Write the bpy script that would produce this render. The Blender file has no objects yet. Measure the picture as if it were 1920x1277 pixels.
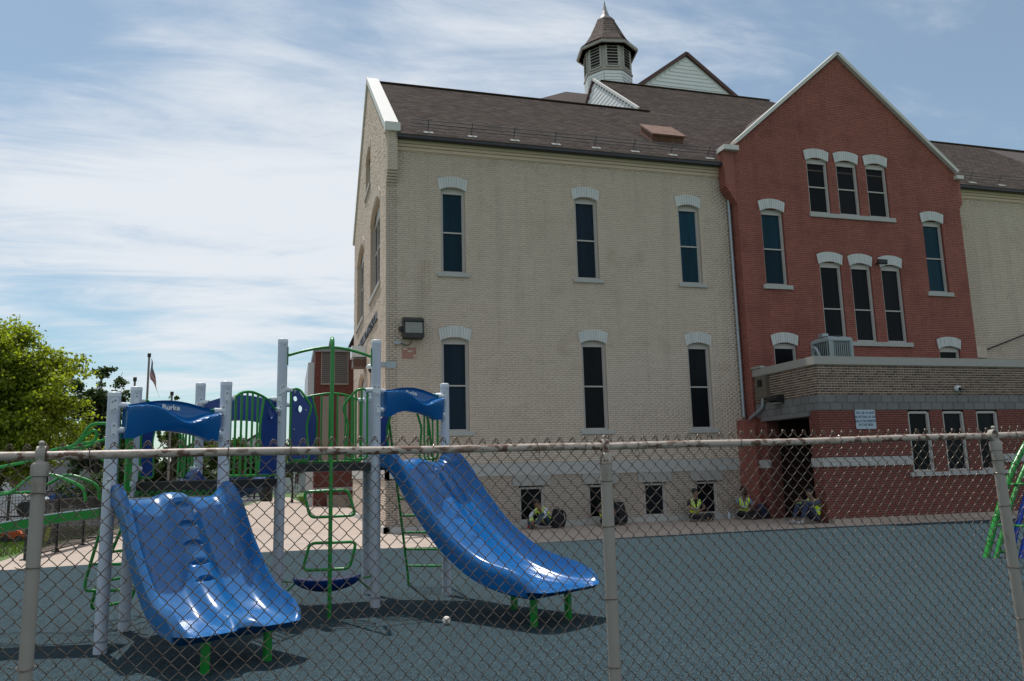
import bpy, math, random
import numpy as np
from mathutils import Vector, Matrix
random.seed(7); np.random.seed(7)
S = bpy.context.scene
COL = S.collection

# ------------------------------------------------------------------ camera
FW = Vector((0.2694, 0.9490, 0.1635)).normalized()
RT = Vector((0.9634, -0.2685, -0.0246)); RT = (RT - FW * RT.dot(FW)).normalized()
UPV = RT.cross(FW)
CAMLOC = Vector((0, 0, 1.68)); FPX = 1485.0
cam = bpy.data.objects.new('camera', bpy.data.cameras.new('camera'))
COL.objects.link(cam)
cam.matrix_world = Matrix(((RT.x, UPV.x, -FW.x, 0), (RT.y, UPV.y, -FW.y, 0), (RT.z, UPV.z, -FW.z, 1.68), (0, 0, 0, 1)))
cam.data.sensor_width = 36; cam.data.lens = FPX / 1920 * 36
cam.data.clip_end = 2000; cam.data.clip_start = 0.05
S.camera = cam

# ------------------------------------------------------------------ light
SUN = Vector((-0.155, 0.37, 0.925)).normalized()
sun = bpy.data.objects.new('sun', bpy.data.lights.new('sun', 'SUN'))
COL.objects.link(sun)
sun.data.energy = 4.0; sun.data.angle = math.radians(0.5); sun.data.color = (1, 0.97, 0.925)
sun.rotation_euler = SUN.to_track_quat('Z', 'Y').to_euler(); sun.location = (0, 30, 60)

W = bpy.data.worlds.new('World'); S.world = W; W.use_nodes = True
nt = W.node_tree; nt.nodes.clear()
def wn(t, **k):
    n = nt.nodes.new(t)
    for a, b in k.items(): setattr(n, a, b)
    return n
def wl(a, b): nt.links.new(a, b)
def wmath(op, a, b=None, c=None, clamp=False):
    n = wn('ShaderNodeMath', operation=op); n.use_clamp = clamp
    for i, v in enumerate((a, b, c)):
        if v is None: continue
        if isinstance(v, (int, float)): n.inputs[i].default_value = v
        else: wl(v, n.inputs[i])
    return n.outputs[0]
sky = wn('ShaderNodeTexSky', sky_type='NISHITA'); sky.sun_disc = False
sky.sun_elevation = math.asin(SUN.z); sky.sun_rotation = math.atan2(SUN.x, SUN.y)
sky.altitude = 200; sky.air_density = 1.0; sky.dust_density = 0.8; sky.ozone_density = 0.5
tc = wn('ShaderNodeTexCoord'); sp = wn('ShaderNodeSeparateXYZ'); wl(tc.outputs['Generated'], sp.inputs[0])
zz = wmath('MAXIMUM', wmath('ADD', sp.outputs['Z'], 0.10), 0.04)
px_ = wmath('DIVIDE', sp.outputs['X'], zz); py_ = wmath('DIVIDE', sp.outputs['Y'], zz)
cb = wn('ShaderNodeCombineXYZ'); wl(px_, cb.inputs[0]); wl(py_, cb.inputs[1])
def cloud_noise(scale, loc, rot, detail, rough, dist):
    mp = wn('ShaderNodeMapping'); wl(cb.outputs[0], mp.inputs[0])
    mp.inputs['Scale'].default_value = scale; mp.inputs['Location'].default_value = loc
    mp.inputs['Rotation'].default_value = (0, 0, math.radians(rot))
    n = wn('ShaderNodeTexNoise'); wl(mp.outputs[0], n.inputs['Vector'])
    n.inputs['Scale'].default_value = 1.0; n.inputs['Detail'].default_value = detail
    n.inputs['Roughness'].default_value = rough; n.inputs['Distortion'].default_value = dist
    return n.outputs['Fac']
n1 = cloud_noise((0.75, 1.5, 1), (3.3, 1.7, 0), 18, 7, 0.58, 0.8)
n2 = cloud_noise((1.5, 3.4, 1), (0.4, 5.1, 0), 14, 9, 0.62, 1.3)
n3 = cloud_noise((3.5, 9.0, 1), (2.0, 0.3, 0), 10, 6, 0.65, 0.5)
def blob(d, power, amount):
    v = wn('ShaderNodeVectorMath', operation='DOT_PRODUCT'); wl(tc.outputs['Generated'], v.inputs[0])
    v.inputs[1].default_value = Vector(d).normalized()
    return wmath('MULTIPLY', wmath('POWER', wmath('MAXIMUM', v.outputs['Value'], 0.0), power), amount)
dens = wmath('ADD', wmath('MULTIPLY', n1, 0.85), wmath('ADD', wmath('MULTIPLY', n2, 0.55), wmath('MULTIPLY', n3, 0.16)))
dens = wmath('ADD', dens, wmath('ADD', blob((-0.10, 0.95, 0.30), 22, 0.24), blob((0.18, 0.88, 0.44), 60, 0.10)))
dens = wmath('SUBTRACT', dens, blob((-0.28, 0.82, 0.50), 55, 0.34))
dens = wmath('SUBTRACT', dens, blob((0.05, 0.85, 0.53), 160, 0.22))
dens = wmath('SUBTRACT', dens, blob((0.72, 0.60, 0.36), 45, 0.30))
dens = wmath('SUBTRACT', dens, blob((-0.24, 0.955, 0.155), 260, 0.20))
dens = wmath('SUBTRACT', dens, wmath('MULTIPLY', wmath('MAXIMUM', wmath('SUBTRACT', 0.20, sp.outputs['Z']), 0.0), 1.5))
cov = wn('ShaderNodeMapRange'); cov.interpolation_type = 'SMOOTHSTEP'
wl(dens, cov.inputs[0]); cov.inputs[1].default_value = 0.58; cov.inputs[2].default_value = 1.02
cov.inputs[3].default_value = 0.16; cov.inputs[4].default_value = 0.97
mx = wn('ShaderNodeMix', data_type='RGBA')
skyt = wn('ShaderNodeMix', data_type='RGBA'); skyt.blend_type = 'MULTIPLY'; skyt.inputs['Factor'].default_value = 1.0
wl(sky.outputs[0], skyt.inputs['A']); skyt.inputs['B'].default_value = (0.90, 1.10, 1.08, 1)
wl(cov.outputs[0], mx.inputs['Factor']); wl(skyt.outputs['Result'], mx.inputs['A'])
mx.inputs['B'].default_value = (8.0, 8.4, 8.9, 1)
bg = wn('ShaderNodeBackground'); bg.inputs['Strength'].default_value = 0.1
wl(mx.outputs['Result'], bg.inputs['Color'])
out = wn('ShaderNodeOutputWorld'); wl(bg.outputs[0], out.inputs[0])

S.view_settings.view_transform = 'Standard'; S.view_settings.look = 'None'
S.view_settings.exposure = 0.0; S.view_settings.gamma = 1; S.view_settings.use_curve_mapping = False

# ------------------------------------------------------------------ materials
def mat(name, col, rough=0.6, metal=0.0, var=0.12, scale=4.0, detail=5, bump=0.0, bscale=60.0, spec=0.5,
        col2=None, f2=(0.55, 0.7), s2=1.5, island=0.0, objvar=0.0, stretch=(1, 1, 1), streak=None, stain=None, coat=0.0, trans=0.0, ramp=None, coord='Object'):
    """principled surface: base colour varied by noise, optional second colour in patches (wear, rust), optional variation per loose piece"""
    m = bpy.data.materials.new(name); m.use_nodes = True
    t = m.node_tree; t.nodes.clear(); N = t.nodes.new; L = t.links.new
    o = N('ShaderNodeOutputMaterial'); b = N('ShaderNodeBsdfPrincipled'); L(b.outputs[0], o.inputs[0])
    tcn = N('ShaderNodeTexCoord'); mp = N('ShaderNodeMapping'); L(tcn.outputs[coord], mp.inputs[0]); mp.inputs['Scale'].default_value = stretch
    def noise(s, d=detail, r=0.6):
        n = N('ShaderNodeTexNoise'); L(mp.outputs[0], n.inputs['Vector']); n.inputs['Scale'].default_value = s
        n.inputs['Detail'].default_value = d; n.inputs['Roughness'].default_value = r; return n.outputs['Fac']
    def M(op, a, b_=None):
        n = N('ShaderNodeMath'); n.operation = op
        for i, v in enumerate((a, b_)):
            if v is None: continue
            if isinstance(v, (int, float)): n.inputs[i].default_value = v
            else: L(v, n.inputs[i])
        return n.outputs[0]
    def MIX(f, a, c, mode='MIX'):
        n = N('ShaderNodeMix'); n.data_type = 'RGBA'; n.blend_type = mode
        for k, v in (('Factor', f), ('A', a), ('B', c)):
            if isinstance(v, (int, float)): n.inputs[k].default_value = v
            elif isinstance(v, tuple): n.inputs[k].default_value = (*v, 1) if len(v) == 3 else v
            else: L(v, n.inputs[k])
        return n.outputs['Result']
    rnd = None
    if island or ramp:
        g = N('ShaderNodeNewGeometry'); oi = N('ShaderNodeObjectInfo')
        rnd = M('FRACT', M('ADD', g.outputs['Random Per Island'], oi.outputs['Random']))
    if ramp:
        r = N('ShaderNodeValToRGB'); r.color_ramp.interpolation = 'CONSTANT'; L(rnd, r.inputs[0])
        e = r.color_ramp.elements
        while len(e) > 1: e.remove(e[-1])
        e[0].position = 0; e[0].color = (*ramp[0], 1)
        for i, c in enumerate(ramp[1:]): q = e.new((i + 1) / len(ramp)); q.color = (*c, 1)
        c = r.outputs[0]
    else: c = col
    k = M('ADD', M('MULTIPLY', M('SUBTRACT', noise(scale), 0.5), 2 * var), 1.0)
    if island: k = M('MULTIPLY', k, M('ADD', M('MULTIPLY', M('SUBTRACT', rnd, 0.5), 2 * island), 1.0))
    if objvar:
        oi = N('ShaderNodeObjectInfo'); k = M('MULTIPLY', k, M('ADD', M('MULTIPLY', M('SUBTRACT', oi.outputs['Random'], 0.5), 2 * objvar), 1.0))
    kk = N('ShaderNodeCombineColor'); L(k, kk.inputs[0]); L(k, kk.inputs[1]); L(k, kk.inputs[2])
    c = MIX(1.0, c, kk.outputs[0], 'MULTIPLY')
    if col2:
        mr = N('ShaderNodeMapRange'); L(noise(s2, 6, 0.65), mr.inputs[0]); mr.inputs[1].default_value = f2[0]; mr.inputs[2].default_value = f2[1]
        c = MIX(mr.outputs[0], c, col2)
        if metal: L(M('MULTIPLY', M('SUBTRACT', 1.0, mr.outputs[0]), metal), b.inputs['Metallic'])
    elif metal: b.inputs['Metallic'].default_value = metal
    if streak:                                             # rain streaks down a wall
        m3 = N('ShaderNodeMapping'); L(tcn.outputs['Object'], m3.inputs[0]); m3.inputs['Scale'].default_value = (2.6, 2.6, .16)
        n3_ = N('ShaderNodeTexNoise'); L(m3.outputs[0], n3_.inputs['Vector']); n3_.inputs['Scale'].default_value = 1.0; n3_.inputs['Detail'].default_value = 7; n3_.inputs['Roughness'].default_value = .65
        r3 = N('ShaderNodeMapRange'); L(n3_.outputs['Fac'], r3.inputs[0]); r3.inputs[1].default_value = .50; r3.inputs[2].default_value = .74; r3.inputs[4].default_value = streak[1]
        c = MIX(r3.outputs[0], c, streak[0])
    if stain:                                              # one rust run below a fixing: centre x, width, z from - to
        x0, wd, za, zb, sc_ = stain
        s3 = N('ShaderNodeSeparateXYZ'); L(tcn.outputs['Object'], s3.inputs[0])
        gx_ = M('MAXIMUM', M('SUBTRACT', 1.0, M('DIVIDE', M('ABSOLUTE', M('SUBTRACT', s3.outputs[0], x0)), wd)), 0.0)
        r4 = N('ShaderNodeMapRange'); L(s3.outputs[2], r4.inputs[0]); r4.inputs[1].default_value = za; r4.inputs[2].default_value = zb
        m4 = N('ShaderNodeMapping'); L(tcn.outputs['Object'], m4.inputs[0]); m4.inputs['Scale'].default_value = (11, 11, .5)
        n4 = N('ShaderNodeTexNoise'); L(m4.outputs[0], n4.inputs['Vector']); n4.inputs['Scale'].default_value = 1.0; n4.inputs['Detail'].default_value = 4
        up_ = M('LESS_THAN', s3.outputs[2], zb + .02)
        k4 = M('MULTIPLY', M('MULTIPLY', gx_, M('MULTIPLY', r4.outputs[0], up_)), M('MULTIPLY', M('MAXIMUM', M('SUBTRACT', n4.outputs['Fac'], .38), 0.0), 4.0))
        k4n = N('ShaderNodeClamp'); L(k4, k4n.inputs[0]); c = MIX(M('MULTIPLY', k4n.outputs[0], .75), c, sc_)
    L(c, b.inputs['Base Color'])
    b.inputs['Roughness'].default_value = rough; b.inputs['Specular IOR Level'].default_value = spec
    if coat: b.inputs['Coat Weight'].default_value = coat; b.inputs['Coat Roughness'].default_value = 0.15
    if bump:
        bn = N('ShaderNodeBump'); bn.inputs['Strength'].default_value = min(1, bump * 10); bn.inputs['Distance'].default_value = bump
        L(noise(bscale, 4), bn.inputs['Height']); L(bn.outputs[0], b.inputs['Normal'])
    if trans:
        tr = N('ShaderNodeBsdfTranslucent'); L(MIX(1.0, c, (1.7, 1.6, 0.55), 'MULTIPLY'), tr.inputs[0])
        ms = N('ShaderNodeMixShader'); ms.inputs[0].default_value = trans
        L(b.outputs[0], ms.inputs[1]); L(tr.outputs[0], ms.inputs[2]); L(ms.outputs[0], o.inputs[0])
    return m

CREAM = mat('painted_cream_brick', (0.605, 0.490, 0.400), 0.75, var=0.09, scale=0.7, island=0.035, col2=(0.44, 0.345, 0.26), f2=(0.56, 0.80), s2=1.1, streak=((0.42, 0.335, 0.28), .55), stain=(4.02, .30, 5.9, 8.25, (0.30, 0.19, 0.11)), bump=0.001, bscale=90)
CREAMB = mat('darker_base_brick', (0.40, 0.33, 0.275), 0.8, var=0.12, scale=0.8, island=0.04, col2=(0.28, 0.235, 0.18), f2=(0.6, 0.8), s2=1.3)  # darker version of the cream for bricks below the water table band
CORN = mat('cornice_cream_paint', (0.63, 0.485, 0.365), 0.7, var=0.08, scale=1.5)
REDA = mat('maroon_brick_paint', (0.20, 0.058, 0.043), 0.75, var=0.14, scale=0.8, island=0.10, bump=0.001, bscale=90)
REDAJ = mat('maroon_mortar', (0.13, 0.045, 0.034), 0.9, var=0.15)
CREAMJ = mat('cream_mortar', (0.505, 0.405, 0.33), 0.9, var=0.2, scale=1.3)
REDB = mat('painted_red_brick', (0.325, 0.106, 0.078), 0.75, var=0.13, scale=0.8, island=0.10, col2=(0.215, 0.06, 0.048), f2=(0.5, 0.75), s2=0.9, streak=((0.17, 0.055, 0.045), .5), bump=0.001, bscale=90)
REDJ = mat('red_mortar', (0.205, 0.058, 0.046), 0.9, var=0.2, scale=1.3)
TAN = mat('brown_brick', None, 0.85, var=0.22, scale=9, ramp=[(0.135, 0.082, 0.062), (0.17, 0.11, 0.085), (0.10, 0.062, 0.05), (0.15, 0.105, 0.082), (0.13, 0.074, 0.058), (0.075, 0.05, 0.045), (0.18, 0.118, 0.085)], bump=0.002, bscale=70)
TANJ = mat('buff_mortar', (0.62, 0.49, 0.39), 0.95, var=0.2, scale=2)
BLOCK = mat('grey_split_block', (0.185, 0.175, 0.17), 0.95, var=0.25, scale=7, island=0.12, bump=0.006, bscale=25)
BLOCKJ = mat('grey_mortar', (0.21, 0.2, 0.2), 0.95, var=0.15)
WHITEP = mat('white_brick_paint', (0.60, 0.60, 0.585), 0.7, var=0.1, scale=3, island=0.05, col2=(0.40, 0.37, 0.32), f2=(0.63, 0.8), s2=4)
STONE = mat('painted_stone', (0.43, 0.42, 0.40), 0.8, var=0.12, scale=2.5, col2=(0.33, 0.29, 0.24), f2=(0.62, 0.8), s2=3)
LINT = mat('grey_lintel_paint', (0.34, 0.325, 0.305), 0.8, var=0.12, scale=2.5)
COPING = mat('pale_coping', (0.62, 0.6, 0.56), 0.65, var=0.08, scale=2, col2=(0.42, 0.4, 0.36), f2=(0.66, 0.85), s2=2.5)
SHING = mat('brown_shingle', None, 0.95, var=0.2, scale=3, ramp=[(0.165, 0.118, 0.102), (0.19, 0.138, 0.12), (0.135, 0.097, 0.085), (0.178, 0.13, 0.115), (0.205, 0.148, 0.127), (0.15, 0.105, 0.09)], bump=0.003, bscale=120)
SHINGU = mat('roof_underlay', (0.075, 0.054, 0.05), 0.95)
CLAP = mat('white_clapboard', (0.76, 0.77, 0.76), 0.6, var=0.07, scale=2, island=0.03)
ROOFP = mat('plain_roof_brown', (0.13, 0.095, 0.088), 0.95, var=0.2, scale=3)
TRIMB = mat('maroon_trim', (0.10, 0.045, 0.04), 0.6)
TRIMW = mat('weathered_trim', (0.42, 0.39, 0.36), 0.75, var=0.15, scale=4, col2=(0.27, 0.24, 0.22), f2=(0.6, 0.8), s2=4)
LEAD = mat('lead_flashing', (0.30, 0.27, 0.26), 0.5, metal=0.6)
GUTTER = mat('dark_gutter', (0.022, 0.026, 0.034), 0.45)
FRAME = mat('taupe_window_frame', (0.46, 0.42, 0.39), 0.5, var=0.06)
def glass(name, col, rough=0.12, spec=0.35):
    m = mat(name, col, rough, var=0.75, scale=1.0, stretch=(7, 7, .35), spec=spec, objvar=.5); return m
PANE = glass('dark_glass', (0.006, 0.007, 0.009), 0.3, 0.10)
PANET = glass('teal_glass', (0.002, 0.030, 0.050), 0.3, 0.12)
PANEN = glass('navy_glass', (0.006, 0.016, 0.028), 0.3, 0.12)
DARKIN = mat('dark_interior', (0.012, 0.010, 0.010), 0.9)
METALG = mat('galvanised', (0.36, 0.39, 0.42), 0.45, metal=0.55, var=0.15, scale=6)
CAPM = mat('beige_cap_metal', (0.36, 0.335, 0.30), 0.5, var=0.05)
GREYAC = mat('grey_enamel', (0.30, 0.345, 0.35), 0.5, var=0.06)
BLACKM = mat('black_metal', (0.014, 0.014, 0.015), 0.45)
BRONZE = mat('bronze_enamel', (0.022, 0.019, 0.018), 0.4)
LENS = mat('fogged_lens', (0.23, 0.23, 0.20), 0.25, var=0.2, scale=6)
RUST = mat('rusty_sheet', (0.19, 0.10, 0.07), 0.85, var=0.3, scale=4, col2=(0.12, 0.055, 0.035), f2=(0.45, 0.65), s2=3)
WHITE = mat('white_plastic', (0.72, 0.73, 0.75), 0.4)
REDPAT = mat('faded_red_paint', (0.40, 0.20, 0.155), 0.8, var=0.2, scale=5)
SIGNB = mat('sign_face', (0.42, 0.50, 0.58), 0.45, var=0.08, scale=6)
INK = mat('sign_ink', (0.045, 0.06, 0.10), 0.6)
RUBBER = None
CONC = mat('concrete', (0.405, 0.325, 0.268), 0.9, var=0.13, scale=0.35, col2=(0.30, 0.24, 0.198), f2=(0.5, 0.72), s2=0.8, bump=0.003, bscale=40)
ASPH = mat('asphalt', (0.07, 0.07, 0.072), 0.95, var=0.2, scale=0.6, bump=0.004, bscale=60)
GRASSM = mat('grass_base', (0.075, 0.13, 0.03), 0.95, var=0.3, scale=0.8, bump=0.02, bscale=30)
GRASSB = mat('grass_blade', (0.09, 0.16, 0.035), 0.8, var=0.3, scale=2, trans=0.3)
LEAFY = mat('maple_leaf', (0.215, 0.275, 0.03), 0.5, var=0.3, scale=0.8, island=0.45, trans=0.52)
LEAFD = mat('dark_leaf', (0.05, 0.09, 0.03), 0.6, var=0.3, scale=0.9, island=0.4, trans=0.25)
LEAFM = mat('mid_leaf', (0.075, 0.12, 0.03), 0.6, var=0.3, scale=0.9, island=0.4, trans=0.35)
BARK = mat('bark', (0.06, 0.048, 0.038), 0.95, var=0.3, scale=6, bump=0.01, bscale=20)
POSTW = mat('pale_grey_powder_coat', (0.50, 0.525, 0.60), 0.35, var=0.03, scale=3)
CAPW = mat('white_cap', (0.66, 0.68, 0.72), 0.35)
GREEN = mat('green_powder_coat', (0.010, 0.225, 0.025), 0.30, var=0.08, scale=4)
GREEND = mat('green_sheet', (0.010, 0.16, 0.024), 0.4, var=0.08, scale=4)
BLUEW = mat('scuffed_blue_plastic', (0.008, 0.112, 0.32), 0.25, var=0.10, scale=2.0, col2=(0.038, 0.155, 0.37), f2=(0.45, 0.72), s2=2.2, bump=0.0006, bscale=160)
BLUE = mat('blue_rotomoulded_plastic', (0.003, 0.105, 0.32), 0.22, var=0.09, scale=2.2, col2=(0.006, 0.11, 0.34), f2=(0.55, 0.8), s2=5, bump=0.0006, bscale=160)
NAVY = mat('dark_blue_plastic', (0.004, 0.034, 0.20), 0.35, var=0.06, scale=3)
DECKB = mat('black_vinyl', (0.010, 0.010, 0.011), 0.55)
DECKT = mat('deck_coating', (0.05, 0.055, 0.055), 0.7)
STEEL = mat('zinc_bolt', (0.35, 0.36, 0.38), 0.35, metal=0.8)
FPOST = mat('galvanised_fence_post', (0.335, 0.295, 0.25), 0.6, metal=0.0, var=0.18, scale=7, col2=(0.15, 0.105, 0.075), f2=(0.55, 0.75), s2=6, stretch=(1, 1, 0.35))
FWIRE = mat('weathered_fence_wire', (0.21, 0.165, 0.13), 0.28, metal=0.75, var=0.3, scale=14, col2=(0.085, 0.045, 0.028), f2=(0.45, 0.60), s2=22)
PAINTSP = mat('cream_paint_drip', (0.62, 0.57, 0.47), 0.6)
BALLM = mat('white_leather', (0.72, 0.68, 0.62), 0.6, var=0.1, scale=30)
SEAM = mat('red_seam', (0.25, 0.05, 0.045), 0.6)

def rail_mat():
    m = mat('silver_rail_paint', (0.45, 0.37, 0.31), 0.5, metal=0.0, var=0.14, scale=9, col2=(0.21, 0.115, 0.075), f2=(0.56, 0.66), s2=11, stretch=(1, 1, 0.6))
    t = m.node_tree; N = t.nodes.new; L = t.links.new
    b = next(n for n in t.nodes if n.type == 'BSDF_PRINCIPLED'); src = b.inputs['Base Color'].links[0].from_socket
    tcn = N('ShaderNodeTexCoord')
    n1 = N('ShaderNodeTexNoise'); L(tcn.outputs['Object'], n1.inputs['Vector']); n1.inputs['Scale'].default_value = 1.7; n1.inputs['Detail'].default_value = 2
    mp = N('ShaderNodeMapping'); L(tcn.outputs['Object'], mp.inputs[0]); mp.inputs['Scale'].default_value = (30, 30, 20); mp.inputs['Rotation'].default_value = (0, math.radians(22), 0)
    n2 = N('ShaderNodeTexNoise'); L(mp.outputs[0], n2.inputs['Vector']); n2.inputs['Scale'].default_value = 1.0; n2.inputs['Detail'].default_value = 3
    a = N('ShaderNodeMapRange'); L(n1.outputs['Fac'], a.inputs[0]); a.inputs[1].default_value = 0.40; a.inputs[2].default_value = 0.50
    c = N('ShaderNodeMapRange'); L(n2.outputs['Fac'], c.inputs[0]); c.inputs[1].default_value = 0.50; c.inputs[2].default_value = 0.58
    mu = N('ShaderNodeMath'); mu.operation = 'MULTIPLY'; L(a.outputs[0], mu.inputs[0]); L(c.outputs[0], mu.inputs[1])
    mi = N('ShaderNodeMix'); mi.data_type = 'RGBA'; L(mu.outputs[0], mi.inputs['Factor']); L(src, mi.inputs['A']); mi.inputs['B'].default_value = (0.13, 0.062, 0.038, 1)
    L(mi.outputs['Result'], b.inputs['Base Color'])
    return m
RAILM = rail_mat()

def rubber_mat():
    m = mat('blue_rubber_granule', (0.037, 0.058, 0.067), 0.9, var=0.16, scale=0.45, col2=(0.036, 0.054, 0.062), f2=(0.5, 0.75), s2=0.8, bump=0.004, bscale=150, spec=0.08)
    t = m.node_tree; N = t.nodes.new; L = t.links.new
    b = next(n for n in t.nodes if n.type == 'BSDF_PRINCIPLED'); src = b.inputs['Base Color'].links[0].from_socket
    tcn = N('ShaderNodeTexCoord'); v = N('ShaderNodeTexVoronoi'); L(tcn.outputs['Object'], v.inputs['Vector']); v.inputs['Scale'].default_value = 135
    r = N('ShaderNodeValToRGB'); r.color_ramp.interpolation = 'CONSTANT'
    sv = N('ShaderNodeSeparateColor'); L(v.outputs['Color'], sv.inputs[0]); L(sv.outputs[0], r.inputs[0])
    e = r.color_ramp.elements; e[0].color = (0.12, 0.12, 0.14, 1); e[1].position = 0.34; e[1].color = (0.9, 1.0, 1.06, 1)
    q = e.new(0.72); q.color = (1.5, 1.65, 1.75, 1); q = e.new(0.9); q.color = (2.3, 2.2, 2.0, 1)
    mi = N('ShaderNodeMix'); mi.data_type = 'RGBA'; mi.blend_type = 'MULTIPLY'; mi.inputs['Factor'].default_value = 0.8
    L(src, mi.inputs['A']); L(r.outputs[0], mi.inputs['B']); L(mi.outputs['Result'], b.inputs['Base Color'])
    return m
RUBBER = rubber_mat()

# ------------------------------------------------------------------ geometry helpers
class MB:
    """collects shapes and links them as ONE mesh object"""
    def __init__(s): s.v = []; s.f = []; s.mi = []; s.m = 0
    def add(s, vs, fs):
        o = len(s.v); s.v += [tuple(v) for v in vs]; s.f += [tuple(i + o for i in f) for f in fs]; s.mi += [s.m] * len(fs); return s
    def box(s, a, b):
        (x0, y0, z0), (x1, y1, z1) = a, b
        return s.add([(x0, y0, z0), (x1, y0, z0), (x1, y1, z0), (x0, y1, z0), (x0, y0, z1), (x1, y0, z1), (x1, y1, z1), (x0, y1, z1)],
                     [(0, 3, 2, 1), (4, 5, 6, 7), (0, 1, 5, 4), (1, 2, 6, 5), (2, 3, 7, 6), (3, 0, 4, 7)])
    def obox(s, c, ax, ay, az):
        c, ax, ay, az = map(Vector, (c, ax, ay, az)); vs = []
        for k in (-1, 1):
            for i, j in ((-1, -1), (1, -1), (1, 1), (-1, 1)): vs.append(c + ax * i + ay * j + az * k)
        return s.add(vs, [(0, 3, 2, 1), (4, 5, 6, 7), (0, 1, 5, 4), (1, 2, 6, 5), (2, 3, 7, 6), (3, 0, 4, 7)])
    def beam(s, p, q, w, h, up=(0, 0, 1)):
        p, q = Vector(p), Vector(q); d = q - p; u = Vector(up); side = d.cross(u).normalized(); u = side.cross(d).normalized()
        return s.obox((p + q) / 2, d / 2, side * w / 2, u * h / 2)
    def tube(s, pts, r, n=8, closed=False, cap=True):
        pts = [Vector(p) for p in pts]; m = len(pts); rr = r if hasattr(r, '__len__') else [r] * m
        T = []
        for i in range(m):
            a = pts[(i - 1) % m] if (closed or i > 0) else pts[i]; b = pts[(i + 1) % m] if (closed or i < m - 1) else pts[i]
            T.append((b - a).normalized())
        ref = Vector((0, 0, 1)) if abs(T[0].z) < 0.9 else Vector((1, 0, 0))
        u = T[0].cross(ref).normalized(); vs = []
        for i in range(m):
            u = (u - T[i] * u.dot(T[i])).normalized(); w = T[i].cross(u)
            for k in range(n):
                a = 2 * math.pi * k / n; vs.append(pts[i] + (u * math.cos(a) + w * math.sin(a)) * rr[i])
        fs = []
        for i in range(m if closed else m - 1):
            j = (i + 1) % m
            for k in range(n): l = (k + 1) % n; fs.append((i * n + k, i * n + l, j * n + l, j * n + k))
        if cap and not closed: fs += [tuple(range(n))[::-1], tuple((m - 1) * n + k for k in range(n))]
        return s.add(vs, fs)
    def lathe(s, prof, n=16, c=(0, 0, 0), M=None, a0=0.0):
        vs = []; m = len(prof)
        for r, z in prof:
            for k in range(n):
                a = a0 + 2 * math.pi * k / n; p = Vector((r * math.cos(a), r * math.sin(a), z)); p = M @ p if M else p
                vs.append(p + Vector(c))
        fs = [(i * n + k, i * n + (k + 1) % n, (i + 1) * n + (k + 1) % n, (i + 1) * n + k) for i in range(m - 1) for k in range(n)]
        if prof[0][0] > 1e-4: fs.append(tuple(range(n))[::-1])
        if prof[-1][0] > 1e-4: fs.append(tuple((m - 1) * n + k for k in range(n)))
        return s.add(vs, fs)
    def prism(s, poly, d):
        """polygon (3-D points) pushed along the vector d"""
        n = len(poly); d = Vector(d); vs = [Vector(p) for p in poly] + [Vector(p) + d for p in poly]
        return s.add(vs, [tuple(range(n))[::-1], tuple(range(n, 2 * n))] + [(i, (i + 1) % n, (i + 1) % n + n, i + n) for i in range(n)])
    def ball(s, c, r, n=12, m=8):
        rx, ry, rz = r if hasattr(r, '__len__') else (r, r, r); c = Vector(c); vs = [c + Vector((0, 0, -rz))]
        for i in range(1, m):
            t = math.pi * i / m
            for k in range(n):
                a = 2 * math.pi * k / n; vs.append(c + Vector((rx * math.sin(t) * math.cos(a), ry * math.sin(t) * math.sin(a), -rz * math.cos(t))))
        vs.append(c + Vector((0, 0, rz))); fs = []
        for k in range(n): fs.append((0, 1 + (k + 1) % n, 1 + k)); fs.append((len(vs) - 1, 1 + (m - 2) * n + k, 1 + (m - 2) * n + (k + 1) % n))
        for i in range(m - 2):
            for k in range(n): fs.append((1 + i * n + k, 1 + i * n + (k + 1) % n, 1 + (i + 1) * n + (k + 1) % n, 1 + (i + 1) * n + k))
        return s.add(vs, fs)
    def each(s, name, m, wrap=None, **k):
        """one object for every separate piece"""
        par = list(range(len(s.v)))
        def root(a):
            while par[a] != a: par[a] = par[par[a]]; a = par[a]
            return a
        for f in s.f:
            for i in f[1:]: par[root(i)] = root(f[0])
        gr = {}
        for f in s.f: gr.setdefault(root(f[0]), []).append(f)
        res = []
        for fs in gr.values():
            ids = sorted({i for f in fs for i in f}); mp = {a: b for b, a in enumerate(ids)}; q = MB(); q.add([s.v[i] for i in ids], [tuple(mp[i] for i in f) for f in fs])
            o = q.build(name, m, **k); res.append(wrap(o) if wrap else o)
        return res
    def build(s, name, mats, parent=None, smooth=False, kind=None, recalc=True):
        me = bpy.data.meshes.new(name); me.from_pydata(s.v, [], s.f)
        mats = mats if isinstance(mats, (list, tuple)) else [mats]
        for m in mats: me.materials.append(m)
        if len(mats) > 1: me.polygons.foreach_set('material_index', s.mi)
        if recalc:
            import bmesh
            bm = bmesh.new(); bm.from_mesh(me); bmesh.ops.recalc_face_normals(bm, faces=bm.faces); bm.to_mesh(me); bm.free()
        if smooth:
            me.polygons.foreach_set('use_smooth', [True] * len(me.polygons))
            if smooth is not True: me.set_sharp_from_angle(angle=math.radians(smooth))
        me.update()
        o = bpy.data.objects.new(name, me); COL.objects.link(o)
        if parent: o.parent = parent
        if kind: o['kind'] = kind
        return o
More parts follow.
